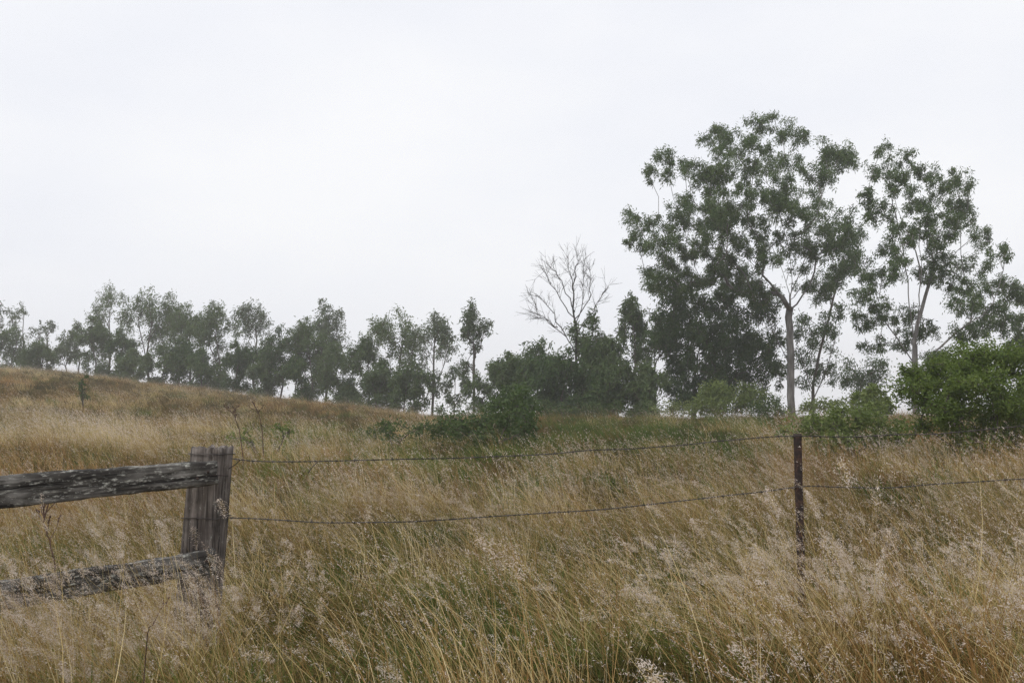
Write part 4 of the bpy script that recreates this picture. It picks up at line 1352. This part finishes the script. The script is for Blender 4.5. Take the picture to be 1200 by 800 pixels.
# ------------------------------------------------------------------ steel picket
def star_picket(px, py_top, D, label):
    T = at(px, py_top, D)
    bz_ = gz(T[0], D) - 0.15
    root = None
    H = T[2] - bz_
    # Y section with three flanges
    fl = 0.027
    th = 0.0045
    prof = []
    for k in range(3):
        a = math.radians(90 + 120 * k + 12)
        l = fl if k else fl * 0.85
        d = np.array([math.cos(a), math.sin(a)])
        s = np.array([-d[1], d[0]])
        a2 = a - math.radians(60)
        prof.append(np.array([math.cos(a2), math.sin(a2)]) * th * 1.1)
        prof.append(d * l - s * th)
        prof.append(d * l + s * th)
    prof = np.array(prof)
    k = len(prof)
    V, Fc = [], []
    nz = 24
    rg = np.random.default_rng(3)
    for i in range(nz):
        s = i / (nz - 1)
        w = rg.normal(size=2) * 0.0006
        V.append(np.stack([prof[:, 0] + w[0], prof[:, 1] + w[1], np.full(k, s * H)], 1))
    j = np.arange(k)
    j2 = (j + 1) % k
    for i in range(nz - 1):
        Fc.append(np.stack([i * k + j, i * k + j2, (i + 1) * k + j2, (i + 1) * k + j], 1))
    V = np.concatenate(V)
    V = np.concatenate([V, np.array([[0, 0, H + 0.001]])])
    o_ = (nz - 1) * k
    c = len(V) - 1
    for q_ in range(3):
        i1 = o_ + 3 * q_
        Fc.append(np.array([[i1, i1 + 1, i1 + 2, c]]))
        Fc.append(np.array([[i1 + 2, o_ + (3 * q_ + 3) % k, c, c]])[:, [0, 1, 2, 2]][:, :4] * 0 + np.array([[i1 + 2, o_ + (3 * q_ + 3) % k, o_ + (3 * q_ + 4) % k, c]]))
    me = mesh_from_arrays("steel_picket", V, np.concatenate(Fc), M["rusty_steel"])
    o = link("steel_picket", me)
    o.location = (T[0], D, bz_)
    tag(o, label, "fence post", "steel fence pickets")
    return o, H


WD = 5.10
pk, _ = star_picket(933.5, 508, WD, "rusty brown steel picket holding both wires above the plumed grass")
pk2, _ = star_picket(1530, 488, 4.95, "second rusty steel picket carrying the wire ends past the big green shrub")


# ------------------------------------------------------------------ barbed wire
def wire(label, way, seed, extra=()):
    rg = np.random.default_rng(seed)
    P = np.array(way)
    seg = np.linalg.norm(np.diff(P, axis=0), axis=1)
    cum = np.concatenate([[0], np.cumsum(seg)])
    n = int(cum[-1] / 0.012)
    s = np.linspace(0, cum[-1], n)
    line = np.stack([np.interp(s, cum, P[:, k]) for k in range(3)], 1)
    ker = np.ones(15) / 15
    for k in range(3):
        pad = np.concatenate([np.full(7, line[0, k]), line[:, k], np.full(7, line[-1, k])])
        line[:, k] = np.convolve(pad, ker, 'valid')
    kink = np.stack([np.zeros(n), (vnoise(s * 3, s * 0, seed) - .5) * 0.012, (vnoise(s * 4, s * 0, seed + 2) - .5) * 0.014], 1)
    line = line + kink
    tb = Tubes()
    r = 0.0019
    for ph in (0, math.pi):
        w = s / 0.055 * 2 * math.pi + ph
        tb.add(line + np.stack([np.zeros(n), np.cos(w) * r * 1.1, np.sin(w) * r * 1.1], 1), r, 5)
    pos = 0.05
    while pos < cum[-1] - 0.05:
        c = np.array([np.interp(pos, s, line[:, k]) for k in range(3)])
        t = np.linspace(0, 2.6 * 2 * math.pi, 16)
        coil = c + np.stack([np.linspace(-0.006, 0.006, 16), np.cos(t) * 0.0042, np.sin(t) * 0.0042], 1)
        tb.add(coil, 0.0016, 4)
        for sg in (-1, 1):
            a = rg.uniform(0, 6.28)
            d = np.array([sg * 0.25, math.cos(a), math.sin(a)])
            d /= np.linalg.norm(d)
            tb.add([c + d * 0.003, c + d * 0.016], [0.0017, 0.0007], 4)
        pos += rg.uniform(0.095, 0.125)
    for e in extra:
        e = np.array(e)
        tb.add(e, 0.0026, 5)
    o = link("barbed_wire", tb.mesh("barbed_wire", M["wire_steel"], P[0]))
    o.location = P[0]
    tag(o, label, "wire", "barbed wires of the fence")
    return o


def wrap(py, d=0.0):
    """Loop of wire round the post at photograph height py."""
    c0 = at(240, py, PD + 0.09)
    z = c0[2]
    s = (z - pbase[2]) / (pt_[2] - pbase[2])
    c = pbase + (pt_ - pbase) * s
    out_ = []
    w, dd = 0.205 + (0.180 - 0.205) * s, 0.17 + (0.15 - 0.17) * s
    a0 = math.radians(-14)
    for x_, y_ in ((0.53, -0.2), (0.53, -0.53), (0.2, -0.55), (-0.2, -0.55), (-0.53, -0.53), (-0.53, 0), (-0.53, 0.53), (0, 0.54), (0.53, 0.53), (0.53, -0.2)):
        X, Y = x_ * w, y_ * dd
        out_.append((c[0] + math.cos(a0) * X - math.sin(a0) * Y, c[1] + math.sin(a0) * X + math.cos(a0) * Y, z + random.uniform(-.004, .004)))
    return out_


def W_(px, py, D):
    return at(px, py, D)


top_way = [W_(266, 535, PD + 0.02), W_(282, 538, PD), W_(300, 540, PD), W_(345, 540.5, PD + 0.03), W_(420, 539, PD + 0.07), W_(520, 536, PD + 0.12), W_(620, 532, PD + 0.17), W_(720, 527, PD + 0.21), W_(820, 520, PD + 0.25),
           W_(900, 513, PD + 0.27), W_(928, 511.5, WD - 0.025), W_(940, 511.5, WD - 0.025), W_(1000, 512.5, WD), W_(1080, 509, WD - 0.02), W_(1200, 498, WD - 0.05), W_(1360, 496, WD - 0.09), W_(1530, 497, 4.93)]
wire("upper strand of twisted barbed wire with a loop at the timber post", top_way, 41,
     [wrap(531), [W_(282, 538, PD), W_(276, 544, PD), W_(268, 549, PD + 0.02)], [W_(372, 541, PD + 0.05), W_(366, 547, PD + 0.03), W_(361, 554, PD + 0.02)], [W_(927, 511, WD - 0.03), W_(933, 509, WD - 0.045), W_(941, 511, WD - 0.03), W_(935, 514, WD + .03), W_(927, 511, WD - 0.03)]])
low_way = [W_(261, 605, PD + 0.02), W_(290, 606, PD), W_(330, 608.5, PD + 0.02), W_(400, 612, PD + 0.06), W_(480, 612, PD + 0.1), W_(560, 607, PD + 0.14), W_(640, 602, PD + 0.18), W_(720, 596, PD + 0.21), W_(820, 585, PD + 0.25), W_(927, 571.5, WD - 0.025),
           W_(940, 570, WD - 0.025), W_(1020, 571, WD), W_(1100, 568, WD - 0.02), W_(1200, 561, WD - 0.05), W_(1360, 560, WD - 0.09), W_(1530, 560, 4.93)]
wire("lower strand of barbed wire sagging into the grass", low_way, 43,
     [wrap(605), [W_(927, 571.5, WD - 0.03), W_(933, 570, WD - 0.045), W_(941, 571, WD - 0.03), W_(935, 574, WD + .03), W_(927, 571.5, WD - 0.03)]])
tbl = Tubes()
# plain tie wire over the upper rail's end
tie_pts = [W_(246, 556.5, 4.665), W_(256, 556.8, 4.70), W_(267, 557, PD + 0.03), W_(268, 557.2, PD + 0.16)]
tbl.add(np.array(tie_pts), 0.0024, 5)
o = link("tie_wire", tbl.mesh("tie_wire", M["rusty_steel"], tie_pts[0]))
o.location = tie_pts[0]
tag(o, "rusty plain wire tying the upper rail's end to the timber post", "wire")

# ------------------------------------------------------------------ mist
HZ = (-435.0, 435.0, -65.0, 435.0, -25.5, 24.0)
x0, x1, y0, y1, z0, z1 = HZ
hv = [(x, y, z) for z in (z0, z1) for y in (y0, y1) for x in (x0, x1)]
hf = [(0, 2, 3, 1), (4, 5, 7, 6), (0, 1, 5, 4), (2, 6, 7, 3), (0, 4, 6, 2), (1, 3, 7, 5)]
m, nt, out = new_mat("mist")
pv = N(nt, "ShaderNodeVolumePrincipled")
pv.inputs["Color"].default_value = (0.985, 0.99, 1.0, 1)
pv.inputs["Density"].default_value = 0.0014
pv.inputs["Anisotropy"].default_value = 0.2
nt.links.new(pv.outputs[0], out.inputs["Volume"])
hz = link("haze", mesh_from_arrays("haze", hv, hf, m))
hz["kind"] = "stuff"

# ------------------------------------------------------------------ daylight under thin cloud
SUN_EL, SUN_AZ = math.radians(55), math.radians(-145)     # behind the camera and to its left
w = bpy.data.worlds.new("World")
S.world = w
w.use_nodes = True
nt = w.node_tree
nt.nodes.clear()
out = nt.nodes.new("ShaderNodeOutputWorld")
bg = nt.nodes.new("ShaderNodeBackground")
sky = nt.nodes.new("ShaderNodeTexSky")
sky.sky_type = 'NISHITA'
sky.sun_disc = False
sky.sun_elevation = SUN_EL
sky.sun_rotation = SUN_AZ
sky.dust_density = 4.0
# cloud sheet over the blue: the sky's own light mixed with an even bright overcast
geo = nt.nodes.new("ShaderNodeTexCoord")
cn = nt.nodes.new("ShaderNodeTexNoise")
cn.inputs["Scale"].default_value = 2.2
cn.inputs["Detail"].default_value = 4
cmp_ = nt.nodes.new("ShaderNodeMapping")
cmp_.inputs["Scale"].default_value = (0.8, 0.8, 1.9)
nt.links.new(geo.outputs["Generated"], cmp_.inputs[0])
nt.links.new(cmp_.outputs[0], cn.inputs[0])
cr_ = ramp(nt, [(0.30, (8.9, 9.15, 9.9)), (0.52, (9.7, 9.85, 10.35)), (0.70, (10.4, 10.45, 10.65))], cn.outputs[0])
mx = nt.nodes.new("ShaderNodeMix")
mx.data_type = 'RGBA'
mx.inputs[0].default_value = 0.93
nt.links.new(sky.outputs[0], mx.inputs[6])
nt.links.new(cr_.outputs[0], mx.inputs[7])
nt.links.new(mx.outputs[2], bg.inputs[0])
bg.inputs[1].default_value = 0.10
nt.links.new(bg.outputs[0], out.inputs[0])

sl = bpy.data.lights.new("sun", 'SUN')
sl.energy = 1.5
sl.angle = math.radians(10)
sl.color = (1.0, 0.97, 0.92)
so = bpy.data.objects.new("sun", sl)
COL.objects.link(so)
dv = Vector((math.sin(SUN_AZ) * math.cos(SUN_EL), math.cos(SUN_AZ) * math.cos(SUN_EL), math.sin(SUN_EL)))
so.rotation_euler = dv.to_track_quat('Z', 'Y').to_euler()
so.location = dv * 60

# ------------------------------------------------------------------ render settings
S.view_settings.view_transform = 'Standard'
S.view_settings.look = 'None'
S.view_settings.gamma = 1.0
S.view_settings.exposure = 0.0
cy = S.cycles
cy.use_denoising = True
cy.denoiser = 'OPENIMAGEDENOISE'
cy.denoising_input_passes = 'RGB_ALBEDO_NORMAL'
cy.denoising_prefilter = 'NONE'
cy.max_bounces = 6
cy.diffuse_bounces = 3
cy.glossy_bounces = 2
cy.transmission_bounces = 4
cy.transparent_max_bounces = 6
cy.volume_bounces = 3
S.render.film_transparent = False
